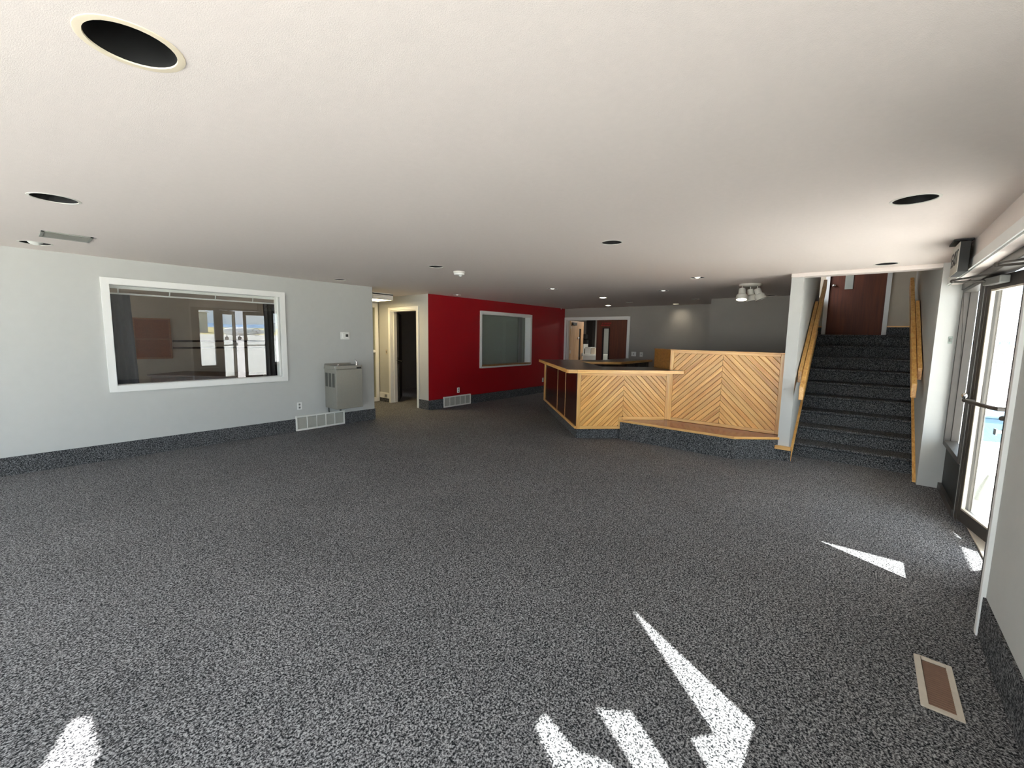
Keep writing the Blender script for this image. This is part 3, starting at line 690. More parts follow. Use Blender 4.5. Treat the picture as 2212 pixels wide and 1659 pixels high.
# local X along s, local Y up, local Z out of the panel
MF = Matrix(((q, 0, -q, CN.x), (-q, 0, -q, CN.y), (0, 1, 0, 0), (0, 0, 0, 1)))
B0z, T0z, NZ = .155, 1.05, .302
AP = .742
strip(desk, 'panel_backing', MF, 0.0, FL, NZ, T0z, -.02, -.001, M_grooves, 0); strip(desk, 'panel_backing', MF, 0.0, .735, B0z, NZ, -.02, -.001, M_grooves, 0)
oakH, oakV = M_oakX, M_oakY
strip(desk, 'frame_stile', MF, 0, .058, B0z, T0z, 0, .018, oakV)
strip(desk, 'frame_stile', MF, FL - .058, FL - .001, NZ + .002, T0z, 0, .018, oakV)
strip(desk, 'frame_rail', MF, .058, FL - .058, T0z - .05, T0z, 0, .018, oakH)
strip(desk, 'frame_rail', MF, .058, .737, B0z, B0z + .05, 0, .018, oakH)
strip(desk, 'frame_stile', MF, .678, .737, B0z + .05, NZ + .05, 0, .018, oakV)
strip(desk, 'frame_rail', MF, .737, FL - .058, NZ, NZ + .05, 0, .018, oakH)
zt, zb = T0z - .05, B0z + .05
boards(desk, MF, [[(.060, zb), (.677, zb), (.677, zt), (.060, zt)], [(.677, NZ + .051), (AP - .001, NZ + .051), (AP - .001, zt), (.677, zt)]], (AP, zt), -1, .0578)
boards(desk, MF, [[(AP + .002, NZ + .051), (FL - .059, NZ + .051), (FL - .059, zt), (AP + .002, zt)]], (AP, zt), 1, .0578)
# left side: dark glossy panels in an oak frame
ML = Matrix(((-q, 0, -q, CN.x + 3.05 * q), (-q, 0, q, CN.y + 3.05 * q), (0, 1, 0, 0), (0, 0, 0, 1)))   # s runs from the far end to the corner
for a, b in ((.14, 1.52), (1.54, 2.22), (2.24, 3.035)): strip(desk, 'side_panel', ML, a, b, B0z + .04, T0z, -.012, .004, M_mahog, .002)
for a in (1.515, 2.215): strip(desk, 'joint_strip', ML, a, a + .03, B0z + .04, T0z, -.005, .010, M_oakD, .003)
strip(desk, 'frame_stile', ML, 0, .14, B0z, T0z, -.01, .02, oakV); strip(desk, 'frame_rail', ML, .14, 3.045, B0z, B0z + .042, -.01, .02, oakH)
# tall panel facing the room, standing on the bench
PU, PA, PB, PZ0, PZ1 = 6.72, 2.366, .826, .304, 1.421
MP = Matrix(((0, 0, -1, PU), (-1, 0, 0, PA), (0, 1, 0, 0), (0, 0, 0, 1)))
PL = PA - PB
strip(desk, 'panel_core', MP, 0, PL, PZ0, PZ1 - .018, -.10, -.001, M_grooves, 0)
strip(desk, 'panel_cap', MP, 0, PL, PZ1 - .018, PZ1, -.105, .022, oakH)
strip(desk, 'frame_stile', MP, 0, .058, PZ0, PZ1 - .018, 0, .018, oakV); strip(desk, 'frame_stile', MP, PL - .06, PL, PZ0, PZ1 - .018, 0, .018, oakV)
strip(desk, 'frame_rail', MP, .058, PL - .06, PZ1 - .052, PZ1 - .018, 0, .018, oakH); strip(desk, 'frame_rail', MP, .058, PL - .06, PZ0, PZ0 + .046, 0, .018, oakH)
AP2 = .763; zt, zb = PZ1 - .053, PZ0 + .047
boards(desk, MP, [[(.060, zb), (AP2 - .001, zb), (AP2 - .001, zt), (.060, zt)]], (AP2, zt), -1, .0605, phase=.02)
boards(desk, MP, [[(AP2 + .002, zb), (PL - .062, zb), (PL - .062, zt), (AP2 + .002, zt)]], (AP2, zt), 1, .0605, phase=.02)
# return panel running back from the tall panel, its shade put into darker oak
MR = Matrix(((-q, 0, -q, PU + .61 * q), (-q, 0, q, PA + .61 * q), (0, 1, 0, 0), (0, 0, 0, 1)))
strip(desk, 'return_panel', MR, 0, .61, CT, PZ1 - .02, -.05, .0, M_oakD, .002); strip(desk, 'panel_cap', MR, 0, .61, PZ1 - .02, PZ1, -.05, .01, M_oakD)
# bench
bench = thing('bench_platform', (6.4, 1.8, 0), 'low carpeted bench with glossy reddish wood top before the tall panel', 'bench')
bp_ = [(6.135, 2.925), (6.135, 1.265), (6.535, .80), (6.715, .82), (6.715, 2.36), (6.165, 2.912)]
ins = [(6.155, 2.89), (6.155, 1.275), (6.54, .83), (6.715, .83), (6.715, 2.34), (6.17, 2.89)]
obj('carpet_base', MB().prism([(6.145, 2.90), (6.145, 1.272), (6.54, .815), (6.715, .83), (6.715, 2.34), (6.165, 2.895)], 0, .275), M_carpetb, bench)
obj('bench_top', MB().prism(ins, .275, .302), M_bench, bench)
def lip(p0, p1):
    p0 = Vector(p0); p1 = Vector(p1); L = (p1 - p0).length; d = (p1 - p0) / L
    mb = MB().box(0, L, 0, .022, .272, .3035)
    ob = obj('bench_lip', MB().box(WL[bench].x, WL[bench].x + L, WL[bench].y, WL[bench].y + .022, .272, .3035), M_oakX, bench, .004)
    ob.rotation_euler.z = math.atan2(d.y, d.x); ob.location = (p0.x - WL[bench].x, p0.y - WL[bench].y, 0)
lip(bp_[0], bp_[1]); lip(bp_[1], bp_[2])

# ---------------------------------------------------------------- wall equipment
def outlet(u, v, z, axis, out, label, w=.074, h=.118, kind='outlet', parent_mat=None):
    """plate on a wall: axis = direction of width"""
    t = thing('wall_' + kind if kind != 'outlet' else 'wall_outlet', (u, v, z), label, kind, 'white wall outlets' if kind == 'outlet' else None)
    P = lambda a0, a1, z0, z1, d0, d1: MB().box(u + a0, u + a1, v + out * d0, v + out * d1, z + z0, z + z1) if axis == 'x' else MB().box(u + out * d0, u + out * d1, v + a0, v + a1, z + z0, z + z1)
    obj('plate', P(-w / 2, w / 2, -h / 2, h / 2, 0, .006), parent_mat or M_plast, t, .002)
    if kind == 'outlet':
        for dz in (-.025, .025): obj('socket', P(-.015, .015, dz - .016, dz + .016, .005, .009), M_greyp, t, .002)
    else: obj('toggle', P(-.008, .008, -.018, .018, .005, .014), M_greyp, t, .002)
    return t
outlet(2.994, V0, .405, 'x', -1, 'white outlet on the grey wall above the left vent')
outlet(6.54, VR, .352, 'x', -1, 'white outlet on the red wall above its vent')
outlet(9.815, VR, .366, 'x', -1, 'white outlet at the far end of the red wall by the counter')
outlet(UB, 4.82, 1.17, 'y', -1, 'double switch plate right of the brown door', .135, .12, 'switch')
outlet(UB, 4.61, 1.165, 'y', -1, 'single switch plate on the back wall, second from the brown door', .085, .125, 'switch')
outlet(UD, 8.575, 1.18, 'y', -1, 'beige switch plate in the hall left of the doorway', .06, .11, 'switch', M_beige)
outlet(6.47, -.665, 1.62, 'y', -1, 'small sage green plate on the white pier by the entry', .032, .075, 'switch', M_grnp)
th = thing('thermostat', (3.81, V0, 1.55), 'white thermostat on the grey wall above the drinking fountain', 'thermostat')
obj('back_plate', MB().box(3.727, 3.894, V0 - .008, V0, 1.487, 1.613), M_plast, th, .012)
obj('body', MB().box(3.755, 3.872, V0 - .03, V0 - .008, 1.503, 1.597), M_plast, th, .012)
obj('display', MB().box(3.808, 3.855, V0 - .0325, V0 - .03, 1.53, 1.575), M_lcd, th)
def sidewall_vent(name, u0, u1, z0, z1, v, n, label):
    t = thing(name, ((u0 + u1) / 2, v, z0), label, 'vent', 'white baseboard return vents')
    mb = frame4(MB(), 'x', u0, u1, z0, z1, v - .022, v, .026); obj('frame', mb, M_vent, t, .003)
    obj('backing', MB().box(u0 + .01, u1 - .01, v - .004, v - .001, z0 + .01, z1 - .01), M_ventg, t)
    w = (u1 - u0 - .052) / n
    for k in range(1, n): obj('divider', MB().box(u0 + .026 + k * w - .006, u0 + .026 + k * w + .006, v - .021, v - .003, z0 + .026, z1 - .026), M_vent, t)
    for k in range(n):
        mb = MB(); a, b = u0 + .026 + k * w + .006, u0 + .026 + (k + 1) * w - .006
        zz = z0 + .034
        while zz < z1 - .036:
            mb.add([(a, v - .017, zz), (b, v - .017, zz), (b, v - .006, zz + .010), (a, v - .006, zz + .010), (a, v - .016, zz - .002), (b, v - .016, zz - .002), (b, v - .005, zz + .008), (a, v - .005, zz + .008)],
                   [(0, 1, 2, 3), (7, 6, 5, 4), (0, 4, 5, 1), (2, 6, 7, 3)]); zz += .0125
        obj('louvre_bank', mb, M_ventb, t)
    return t
sidewall_vent('baseboard_vent', 2.92, 3.757, .003, .243, V0, 5, 'white five-panel baseboard vent below the drinking fountain')
sidewall_vent('baseboard_vent', 6.092, 6.924, .003, .236, VR, 5, 'white five-panel baseboard vent under the red wall')
hv = thing('hall_vent', (UD, 8.60, .15), 'small louvred vent in the white hall baseboard', 'vent')
obj('frame', frame4(MB(), 'y', 8.535, 8.665, .105, .195, UD - .026, UD - .02, .012), M_vent, hv)
mb = MB()
for k in range(6): mb.box(UD - .025, UD - .02, 8.547, 8.653, .12 + k * .011, .125 + k * .011)
obj('louvre_bank', mb, M_ventg, hv)
# drinking fountain
df = thing('drinking_fountain', (3.66, 6.8, .337), 'stainless wall-mounted drinking fountain on the left wall', 'drinking fountain')
u0, u1, v0, v1, z0, z1 = 3.425, 3.893, 6.60, 6.995, .337, 1.058
mb = MB().box(u0, u1, v0, v1, z0, z1 - .06); obj('cabinet', mb, M_steel, df, .006)
mb = MB().box(u0, u1, v0, v0 + .05, z1 - .06, z1); mb.box(u0, u0 + .022, v0 + .05, v1, z1 - .06, z1); mb.box(u1 - .022, u1, v0 + .05, v1, z1 - .06, z1); mb.box(u0, u1, v1 - .03, v1, z1 - .06, z1 + .022)
obj('basin_rim', mb, M_steel, df, .008)
obj('basin', MB().box(u0 + .022, u1 - .022, v0 + .05, v1 - .03, z1 - .058, z1 - .045), M_steelD, df)
for k in range(3):
    a = v0 + .055 + k * .115; obj('louvre_panel', MB().box(u0 - .003, u0, a, a + .075, .70, .93), M_steelD, df)
mb = MB().box(u1 - .105, u1 - .02, v0 - .003, v0, 1.0, 1.028); obj('name_plate', mb, M_lever, df, .002)
mb = MB().tube([(u1 - .075, v0 + .045, z1), (u1 - .075, v0 + .045, z1 + .04)], [.022, .016]); mb.tube([(u1 - .075, v0 + .045, z1 + .03), (u1 - .085, v0 + .05, z1 + .07), (u1 - .11, v0 + .055, z1 + .105)], [.014, .010, .006]); obj('bubbler', mb, M_chrome, df)
mb = MB().sphere((u0 + .055, v0 + .03, z1 + .012), .016); obj('push_button', mb, M_chrome, df)
mb = MB().tube([(u0 + .03, v1 - .05, z0), (u0 + .03, v1 - .05, z0 - .06), (u0 + .05, v1 - .02, z0 - .085)], .012); obj('pipe', mb, M_steelD, df); mb = MB().tube([(u0 + .09, v0 + .06, z0), (u0 + .09, v0 + .06, z0 - .03)], .016); obj('pipe', mb, M_steelD, df)

# ---------------------------------------------------------------- ceiling fittings
CL = ['large open recessed downlight with yellowed ring, nearest in the ceiling', 'open recessed downlight above the ceiling register, far left',
      'recessed downlight with a bulb glint, between register and left wall', 'open recessed downlight near the glass entry',
      'open recessed downlight in the middle of the ceiling', 'open recessed downlight beside the smoke detector', 'open recessed downlight at the ceiling edge above the drinking fountain',
      'open recessed downlight just before the stair opening', 'white lens downlight left of the triple spotlight', 'white lens downlight second left of the triple spotlight',
      'white lens downlight out from the red wall', 'small downlight close to the left end of the red wall', 'glowing downlight over the counter', 'glowing downlight before the double doors',
      'dark small downlight right of the glowing pair', 'downlight that washes the back wall', 'dark small downlight over the desk near the alcove corner', 'dark downlight close to the wall behind the tall panel']
for (u, v, r, k), lab in zip(CANS, CL):
    t = thing('recessed_light', (u, v, H), lab, 'downlight', 'recessed ceiling downlights')
    rm = M_ring if r > .1295 else M_ringw
    ri = r * (.83 if r > .1295 else .87)
    mb = MB().ring((u, v, H), (0, 0, -1), [(-.001, r), (.002, r * .99), (.0025, r * .97), (.0025, ri * 1.01), (-.002, ri)], 32); obj('trim_ring', mb, rm, t)
    mb = MB().ring((u, v, H), (0, 0, 1), [(.0012, ri * 1.01), (.03, ri), (.22, ri * .97), (.221, .001)], 28, cap1=True); obj('can', mb, M_canin, t)
    if k in ('glint', 'lens'): obj('bulb', MB().sphere((u, v, H + .045), ri * .62), M_bulb if k == 'lens' else M_dimlens, t)
    if k == 'lit': obj('bulb', MB().sphere((u, v, H + .012), ri * .80, sc=(1, 1, .45)), M_lit, t)
    if k == 'lit2': obj('bulb', MB().sphere((u, v, H + .03), ri * .70, sc=(1, 1, .6)), M_lit, t)
    if k == 'lit2' or k == 'lit':
        L = bpy.data.lights.new('lamp', 'SPOT'); L.energy = 4.5 if k == 'lit2' else 2.5; L.spot_size = math.radians(95 if k == 'lit2' else 80); L.spot_blend = 1; L.color = (1, .9, .72); L.shadow_soft_size = .04
        lo = bpy.data.objects.new('lamp', L); COL.objects.link(lo); lo.parent = t; lo.location = (0, 0, -.015)
        if k == 'lit2': lo.rotation_euler = Vector((.42, -.05, -.6)).to_track_quat('-Z', 'Y').to_euler()
# triple spotlight
tl = thing('triple_spotlight', (7.37, 1.45, H), 'cream triple spotlight on the ceiling before the alcove', 'spotlight')
c = Vector((7.37, 1.45, H))
mb = MB().ring(c, (0, 0, -1), [(0, .155), (.022, .155), (.030, .145), (.031, .001)], 32, cap1=True); obj('canopy', mb, M_ringw, tl)
def head(base, d, lit):
    d = Vector(d).normalized(); b = Vector(base)
    mb = MB().tube([(b.x, b.y, H - .03), (b.x, b.y, H - .085)], .008)
    obj('arm', mb, M_ringw, tl)
    p = Vector((b.x, b.y, H - .075)) - d * .01
    mb = MB().ring(p, d, [(0, .001), (.001, .040), (.012, .047), (.085, .049), (.090, .060), (.115, .078), (.175, .080), (.176, .072), (.14, .066), (.138, .001)], 24)
    h = obj('lamp_head', mb, M_ringw, tl)
    mb = MB().ring(p, d, [(.150, .066), (.151, .001)], 20, cap1=True); obj('lens', mb, M_lit if lit else M_canin, h)
head((7.30, 1.545, 0), (-.22, -.05, -1), True)
head((7.44, 1.46, 0), (.10, -.14, -1), False)
head((7.42, 1.365, 0), (.02, -.42, -1), False)
# smoke detector
sd = thing('smoke_detector', (3.98, 4.28, H), 'white round smoke detector on the ceiling', 'smoke detector')
obj('base', MB().ring((3.98, 4.28, H), (0, 0, -1), [(0, .078), (.018, .076), (.020, .060)], 28), M_ringw, sd)
obj('body', MB().ring((3.98, 4.28, H - .018), (0, 0, -1), [(0, .060), (.004, .074), (.026, .066), (.032, .03), (.033, .001)], 28, cap1=True), M_plast, sd)
obj('sensor_dome', MB().ring((3.985, 4.26, H - .045), (0, 0, -1), [(0, .030), (.018, .018), (.024, .001)], 18, cap1=True), M_plast, sd)
# sprinkler by the red wall corner
sp = thing('ceiling_sprinkler', (10.5, 6.95, H), 'tiny white sprinkler near the red wall far corner', 'sprinkler')
obj('escutcheon', MB().ring((10.5, 6.95, H), (0, 0, -1), [(0, .035), (.008, .03), (.009, .001)], 18, cap1=True), M_plast, sp)
obj('nozzle', MB().tube([(10.5, 6.95, H), (10.5, 6.95, H - .04)], .010), M_plast, sp)
# ceiling register
cr_ = thing('ceiling_register', (.437, 5.775, H), 'grey rectangular louvred register in the ceiling at left', 'vent')
ru0, ru1, rv0, rv1 = .272, .602, 5.60, 5.945
mb = MB().box(ru0, ru1, rv0, rv0 + .02, H - .008, H); mb.box(ru0, ru1, rv1 - .02, rv1, H - .008, H); mb.box(ru0, ru0 + .02, rv0, rv1, H - .008, H); mb.box(ru1 - .02, ru1, rv0, rv1, H - .008, H); obj('frame', mb, M_ventg, cr_)
for k in range(14):
    y = rv0 + .026 + k * .0215
    mb = MB().add([(ru0 + .02, y, H - .007), (ru1 - .02, y, H - .007), (ru1 - .02, y + .018, H - .0015), (ru0 + .02, y + .018, H - .0015), (ru0 + .02, y, H - .005), (ru1 - .02, y, H - .005), (ru1 - .02, y + .018, H - .0005), (ru0 + .02, y + .018, H - .0005)],
                 [(3, 2, 1, 0), (4, 5, 6, 7), (0, 1, 5, 4), (2, 3, 7, 6), (1, 2, 6, 5), (3, 0, 4, 7)]); obj('slat', mb, M_ventg, cr_)
# exit sign
ex_ = thing('exit_sign', (5.2, -.535, 2.16), 'grey exit sign hanging from the ceiling by the entry', 'exit sign')
eu0, eu1, ev0, ev1, ez0, ez1 = 5.02, 5.42, -.565, -.50, 2.165, 2.405
obj('body', MB().box(eu0, eu1, ev0, ev1 - .004, ez0, ez1), M_signd, ex_, .004)
obj('face', MB().box(eu0 + .002, eu1 - .002, ev1 - .006, ev1, ez0 + .002, ez1 - .002), M_signf, ex_, .002)
obj('canopy', MB().box(5.08, 5.36, -.585, -.47, H - .016, H), M_signd, ex_, .003); obj('stem', MB().tube([(5.22, -.53, H - .01), (5.22, -.53, ez1)], .014), M_signd, ex_)
cu = bpy.data.curves.new('exit_text', 'FONT'); cu.body = 'EXIT'; cu.size = .17; cu.extrude = .002; cu.align_x = 'CENTER'; cu.align_y = 'CENTER'
tmp = bpy.data.objects.new('exit_text', cu); COL.objects.link(tmp)
me = bpy.data.meshes.new_from_object(tmp.evaluated_get(bpy.context.evaluated_depsgraph_get())); bpy.data.objects.remove(tmp); me.materials.clear(); me.materials.append(M_signd)
tx = bpy.data.objects.new('lettering', me); COL.objects.link(tx); tx.parent = ex_
tx.rotation_euler = (PI / 2, 0, PI); tx.location = Vector((5.22, ev1 + .001, 2.285)) - WL[ex_]
# hall ceiling light
hl = thing('hall_ceiling_light', (4.95, 8.05, 2.30), 'white box ceiling light glowing in the hall', 'ceiling light')
obj('housing', frame4(MB(), 'x', 4.5, 5.34, 2.30, 2.42, 7.78, 7.80, .0601).box(4.5, 5.34, 8.33, 8.35, 2.30, 2.42).box(5.32, 5.34, 7.8, 8.33, 2.30, 2.42).box(4.5, 4.52, 7.8, 8.33, 2.30, 2.42).box(4.5, 5.34, 7.78, 8.35, 2.40, 2.434).box(4.5, 5.34, 7.785, 7.80, 2.30, 2.42), M_white, hl)
obj('diffuser', MB().box(4.52, 5.32, 7.80, 8.33, 2.306, 2.314), M_fluor, hl)
# floor register
fr = thing('floor_register', (2.66, -.378, 0), 'beige metal floor register in the carpet at right', 'vent')
fu0, fu1, fv0, fv1 = 2.462, 2.866, -.447, -.309
mb = MB().box(fu0, fu1, fv0, fv0 + .024, 0, .007); mb.box(fu0, fu1, fv1 - .024, fv1, 0, .007); mb.box(fu0, fu0 + .028, fv0 + .024, fv1 - .024, 0, .007); mb.box(fu1 - .028, fu1, fv0 + .024, fv1 - .024, 0, .007)
obj('frame', mb, M_register, fr, .003)
obj('duct_dark_sheet', MB().box(fu0 + .02, fu1 - .02, fv0 + .02, fv1 - .02, .0006, .0012), M_black, fr)  # black sheet over the carpet stands in for the dark inside the duct
n = 21
for k in range(n):
    x = fu0 + .030 + k * (fu1 - fu0 - .06) / n
    mb = MB().add([(x, fv0 + .024, .0015), (x + .006, fv0 + .024, .0062), (x + .006, fv1 - .024, .0062), (x, fv1 - .024, .0015), (x + .002, fv0 + .024, .0013), (x + .008, fv0 + .024, .0060), (x + .008, fv1 - .024, .0060), (x + .002, fv1 - .024, .0013)],
                 [(0, 1, 2, 3), (7, 6, 5, 4), (0, 4, 5, 1), (2, 6, 7, 3), (1, 5, 6, 2), (0, 3, 7, 4)]); obj('slat', mb, M_regdark, fr)

# ---------------------------------------------------------------- office behind the interior window
def curtain(name, u0, u1, v, z0, z1, waves, mat, label):
    mb = MB(); n = waves * 8; vs = []; fs = []
    for j, z in enumerate((z0, z0 + (z1 - z0) * .5, z1)):
        for i in range(n + 1):
            t = i / n; amp = .035 * (1 - .5 * j / 2)
            for d in (0, .006): vs.append((u0 + (u1 - u0) * t + (.04 * (1 - j / 2) * t), v + amp * math.sin(t * waves * 2 * PI) + d, z))
    k = 2 * (n + 1)
    for j in range(2):
        for i in range(n):
            p = j * k + 2 * i; fs += [(p, p + 2, p + k + 2, p + k), (p + 1, p + k + 1, p + k + 3, p + 3)]
    mb.add(vs, fs); mb.sm = True
    return obj(name, mb, mat, label=label, cat='curtain')
curtain('curtain', .80, 1.06, 7.24, .30, 2.03, 3, M_curt, 'grey curtain gathered at the left inside the interior window')
curtain('curtain', 2.62, 2.80, 7.26, .30, 2.03, 3, M_curtD, 'dark curtain gathered at the right inside the interior window')
rod = thing('curtain_rod', (1.8, 7.22, 2.03), 'pale curtain rod with brackets along the top of the interior window', 'curtain rod')
obj('rod', MB().tube([(.70, 7.22, 2.035), (2.9, 7.22, 2.035)], .011), M_white, rod)
obj('head_board', MB().box(.70, 2.9, 7.122, 7.14, 2.09, 2.125), M_white, rod)
for u in (.95, 1.46, 1.98, 2.46): obj('bracket', MB().tube([(u, 7.14, 2.10), (u, 7.20, 2.10), (u, 7.22, 2.035)], .009, 8), M_white, rod)
cb = thing('cork_board', (1.9, 11.0, 1.03), 'brown two-panel cork board on the far office wall', 'notice board')
obj('panel', MB().box(1.64, 2.17, 10.975, 10.99, 1.05, 1.405), M_cork, cb); obj('panel', MB().box(1.64, 2.17, 10.975, 10.99, 1.425, 1.80), M_cork, cb)
mb = frame4(MB(), 'x', 1.61, 2.20, 1.02, 1.83, 10.965, 10.999, .03); mb.box(1.64, 2.17, 10.968, 10.99, 1.405, 1.425); obj('frame', mb, M_corkf, cb)
for z in (1.355, 1.215):
    obj('trim_11' if z > 1.3 else 'trim_12', MB().box(2.22, 4.198, 10.985, 11.0, z, z + .04), M_mahog, kind='structure', label='dark rail strip on the far office wall, ' + ('upper' if z > 1.3 else 'lower'), cat='trim')
tb = thing('office_table', (2.6, 10.1, 0), 'dark wood table inside the office', 'table')
ta = math.radians(-52); ax = (math.cos(ta), math.sin(ta)); tp = (2.36, 10.80)
mb = MB().fbox(tp, ax, 0, 1.7, -.90, 0, .735, .765); obj('tabletop', mb, M_desk, tb, .004)
mb = MB().fbox(tp, ax, .06, 1.64, -.86, -.83, .10, .735); obj('modesty_panel', mb, M_desk, tb)
for a in (.04, 1.62):
    obj('side_panel', MB().fbox(tp, ax, a, a + .04, -.86, -.04, 0, .735), M_desk, tb)

# ---------------------------------------------------------------- back room beyond the double doors
bx = thing('stacked_carton', (13.2, 7.0, 0), 'wide white low cabinet in the back room', 'cabinet')
obj('body', MB().box(13.0, 13.6, 5.6, 8.0, .0, 1.02), M_boxw, bx, .005)
for k in range(3): obj('drawer', MB().box(12.985, 13.0, 5.62, 7.98, .14 + k * .29, .40 + k * .29), M_boxw, bx, .004)
bx.name = 'low_cabinet'
for (v0, v1, z1), lab in zip(((7.68, 7.83, 1.36), (7.40, 7.62, 1.26), (7.24, 7.38, 1.24)), ('tall white carton on the back room cabinet', 'square white carton on the back room cabinet', 'small tan carton on the back room cabinet')):
    t = thing('carton', (13.25, (v0 + v1) / 2, 1.02), lab, 'carton', 'cartons on the back room cabinet')
    obj('box', MB().box(13.1, 13.4, v0, v1, 1.021, z1 - .004), M_boxw if 'tan' not in lab else M_beige, t, .003)
    obj('lid_flap', MB().box(13.095, 13.25, v0, v1, z1 - .004, z1), M_boxw, t); obj('lid_flap', MB().box(13.255, 13.405, v0, v1, z1 - .004, z1), M_boxw, t)
hp = thing('coffee_machine', (13.45, 7.88, 1.02), 'black machine behind the cartons in the back room', 'appliance')
obj('body', MB().box(13.42, 13.58, 7.76, 7.99, 1.03, 1.52), M_lever, hp, .02); obj('head', MB().box(13.36, 13.58, 7.79, 7.97, 1.52, 1.72), M_lever, hp, .04)
obj('dark_post', MB().box(13.75, 13.95, 7.72, 7.98, 0, H), M_post, kind='structure', label='dark post in the back room', cat='post')
L = bpy.data.lights.new('back_room_lamp', 'AREA'); L.energy = 22; L.size = .6; L.color = (1, .95, .86); lo = bpy.data.objects.new('lamp', L)
rl = thing('back_room_light', (12.6, 6.4, H), 'ceiling light of the back room above the cabinet', 'ceiling light')
obj('housing', MB().box(12.2, 13.0, 6.1, 6.7, H - .05, H), M_white, rl); obj('diffuser', MB().box(12.22, 12.98, 6.12, 6.68, H - .056, H - .05), M_dimlens, rl)
COL.objects.link(lo); lo.parent = rl; lo.location = (0, 0, -.07)

# ---------------------------------------------------------------- outdoors
GZ = -.10
obj('ground', MB().box(-400, 900, -95, -.84, GZ - .3, GZ).box(-400, -3.3, -.84, 300, GZ - .3, GZ), M_conc, kind='structure', label='pale concrete apron outside the glass doors', cat='ground')
obj('field', MB().box(-600, 1500, -900, -95, GZ - .4, GZ - .05), M_grass, kind='structure', label='dry grass field beyond the apron', cat='field')
mb = MB(); vs = []; fs = []; rnd = random.Random(3); N = 150
for i in range(N + 1):
    a = -PI * 1.02 + i * PI * 1.04 / N; r = 2600
    hgt = 26 + 14 * math.sin(i * .21) + 10 * math.sin(i * .53 + 1) + rnd.uniform(-6, 6)
    for rr, z in ((r, -5), (r + 160, max(12, hgt)), (r + 600, -5)): vs.append((rr * math.cos(a), rr * math.sin(a), z))
for i in range(N):
    p = 3 * i; fs += [(p, p + 3, p + 4, p + 1), (p + 1, p + 4, p + 5, p + 2), (p + 2, p + 5, p + 3, p)]
mb.add(vs, fs); obj('hills', mb, M_hill, kind='structure', label='hazy blue hills on the horizon', cat='hills')
# canopy over the entry
cp = thing('entry_canopy', (5, -1.6, 2.55), 'flat canopy over the glass entry outside', 'canopy')
obj('canopy_slab', MB().box(3.036, 6.9, -2.57, -.84, 2.55, 2.72), M_canopy, cp); obj('fascia', MB().box(3.036, 6.9, -2.60, -2.57, 2.52, 2.74), M_bronze, cp)
for u in (6.75,): obj('post', MB().box(u, u + .1, -2.5, -2.4, GZ, 2.55), M_white, cp)
pl = thing('planter_box', (10.8, -2.1, GZ), 'low blue box on the concrete outside the glass door', 'planter')
obj('body', MB().box(10.5, 11.4, -2.75, -1.58, GZ + .05, .36), M_blue, pl, .02); obj('foot', MB().box(10.47, 11.43, -2.78, -1.55, GZ, GZ + .06), M_roofw, pl, .01); obj('soil_rim', MB().box(10.46, 11.44, -2.79, -1.54, .36, .40), M_blue, pl, .01)
cn = thing('traffic_cone', (6.62, -1.12, GZ), 'small grey cone on the ground outside the door', 'cone')
obj('cone', MB().ring((6.62, -1.12, GZ), (0, 0, 1), [(.02, .13), (.30, .03), (.31, .001)], 20, cap1=True), M_ventg, cn); obj('base', MB().box(6.47, 6.77, -1.27, -.97, GZ, GZ + .025), M_ventg, cn, .01)
for k, (a, b) in enumerate(((42, -7.0), (42.6, -9.4))):
    t = thing('barrier', (a, b, GZ), ('nearer' if k == 0 else 'farther') + ' pale barrier block far outside the door', 'barrier', 'pale barrier blocks')
    obj('block', MB().prism([(a - .35, b - 1.1), (a + .35, b - 1.1), (a + .35, b + 1.1), (a - .35, b + 1.1)], GZ, .55), M_hang, t, .05); obj('foot', MB().box(a - .5, a + .5, b - 1.15, b + 1.15, GZ, GZ + .2), M_hang, t, .03)
# hangar seen mirrored in the interior window
hg = thing('hangar', (26, -130, GZ), 'grey metal hangar across the apron', 'hangar')
obj('walls', MB().box(14, 33.5, -150, -120, GZ, 5.2), M_hang, hg)
vs = [(14, -119.5, 5.2), (34, -119.5, 5.2), (14, -150.5, 5.2), (34, -150.5, 5.2), (14, -135, 8.2), (34, -135, 7.4)]
obj('roof', MB().add(vs, [(0, 1, 5, 4), (2, 4, 5, 3), (0, 4, 2), (1, 3, 5), (0, 2, 3, 1)]), M_ventg, hg)
obj('hangar_door', MB().box(16, 31, -119.95, -119.8, GZ, 4.4), M_roofw, hg)
sh_ = thing('airport_shed', (60, -110, GZ), 'low white roofed building on the horizon', 'building')
obj('walls', MB().box(50, 72, -118, -106, GZ, 2.0), M_hang, sh_); obj('roof', MB().box(49, 73, -119, -105, 2.0, 2.6), M_roofw, sh_)
ap = thing('light_aircraft', (20.8, -50, GZ), 'white light aircraft parked on the apron', 'aircraft')
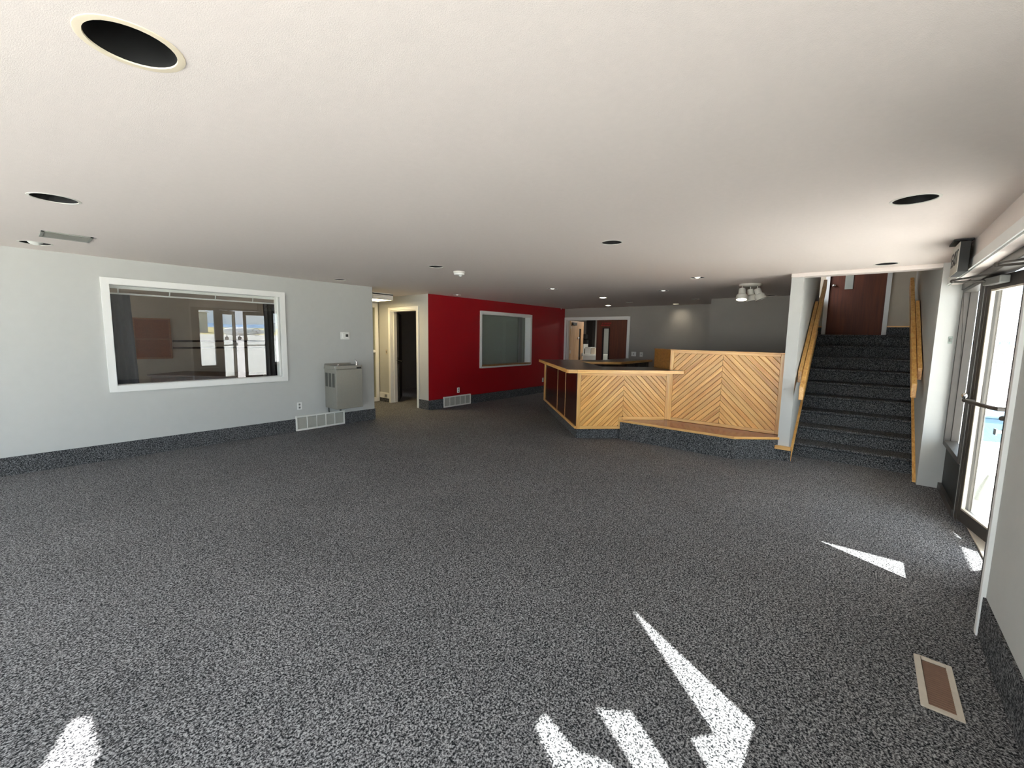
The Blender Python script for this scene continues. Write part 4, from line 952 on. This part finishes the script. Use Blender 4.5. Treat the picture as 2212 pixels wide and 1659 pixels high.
mb = MB().ring((17.6, -50.6, 1.05), (1, .12, 0), [(0, .05), (.3, .30), (1.0, .52), (2.4, .58), (3.6, .42), (5.6, .16), (6.3, .08), (6.32, .001)], 18, cap0=True, cap1=True); obj('fuselage', mb, M_roofw, ap)
obj('wing', MB().prism([(19.0, -54.8), (20.0, -54.8), (20.3, -45.4), (19.3, -45.4)], .78, .90), M_hang, ap, .03)
obj('tail_fin', MB().add([(23.0, -49.93, 1.2), (23.9, -49.82, 1.2), (24.0, -49.8, 2.3), (23.6, -49.85, 2.3), (23.0, -49.99, 1.2), (23.9, -49.88, 1.2), (24.0, -49.86, 2.3), (23.6, -49.91, 2.3)], [(0, 1, 2, 3), (7, 6, 5, 4), (0, 4, 5, 1), (1, 5, 6, 2), (2, 6, 7, 3), (3, 7, 4, 0)]), M_roofw, ap)
obj('tailplane', MB().box(23.2, 23.9, -51.3, -48.4, 1.15, 1.22), M_hang, ap)
for p in ((18.2, -50.5), (20, -49.2), (20, -51.6)):
    obj('wheel', MB().ring((p[0], p[1] - .06, .12), (0, 1, 0), [(0, .08), (.0, .22), (.12, .22), (.12, .08)], 16), M_tire, ap); obj('gear_strut', MB().tube([(p[0], p[1], .12), (p[0], p[1], .85)], .05, 8), M_hang, ap)
obj('propeller', MB().box(17.5, 17.56, -50.68, -50.52, .15, 1.95), M_tire, ap)
tk = thing('utility_truck', (26.5, -50, GZ), 'white utility truck parked by the aircraft', 'truck')
obj('cab', MB().prism([(25.4, -50.9), (26.6, -50.9), (26.6, -49.1), (25.4, -49.1)], .4, 1.9), M_roofw, tk, .12); obj('cargo_body', MB().box(26.7, 29.3, -51, -49, .5, 1.3), M_roofw, tk, .05); obj('windscreen', MB().box(25.38, 25.42, -50.7, -49.3, 1.15, 1.7), M_tire, tk)
for p in ((25.9, -50.95), (25.9, -49.05), (28.5, -50.95), (28.5, -49.05)): obj('wheel', MB().ring((p[0], p[1] - .1, .30), (0, 1, 0), [(0, .1), (0, .40), (.2, .40), (.2, .1)], 18), M_tire, tk)
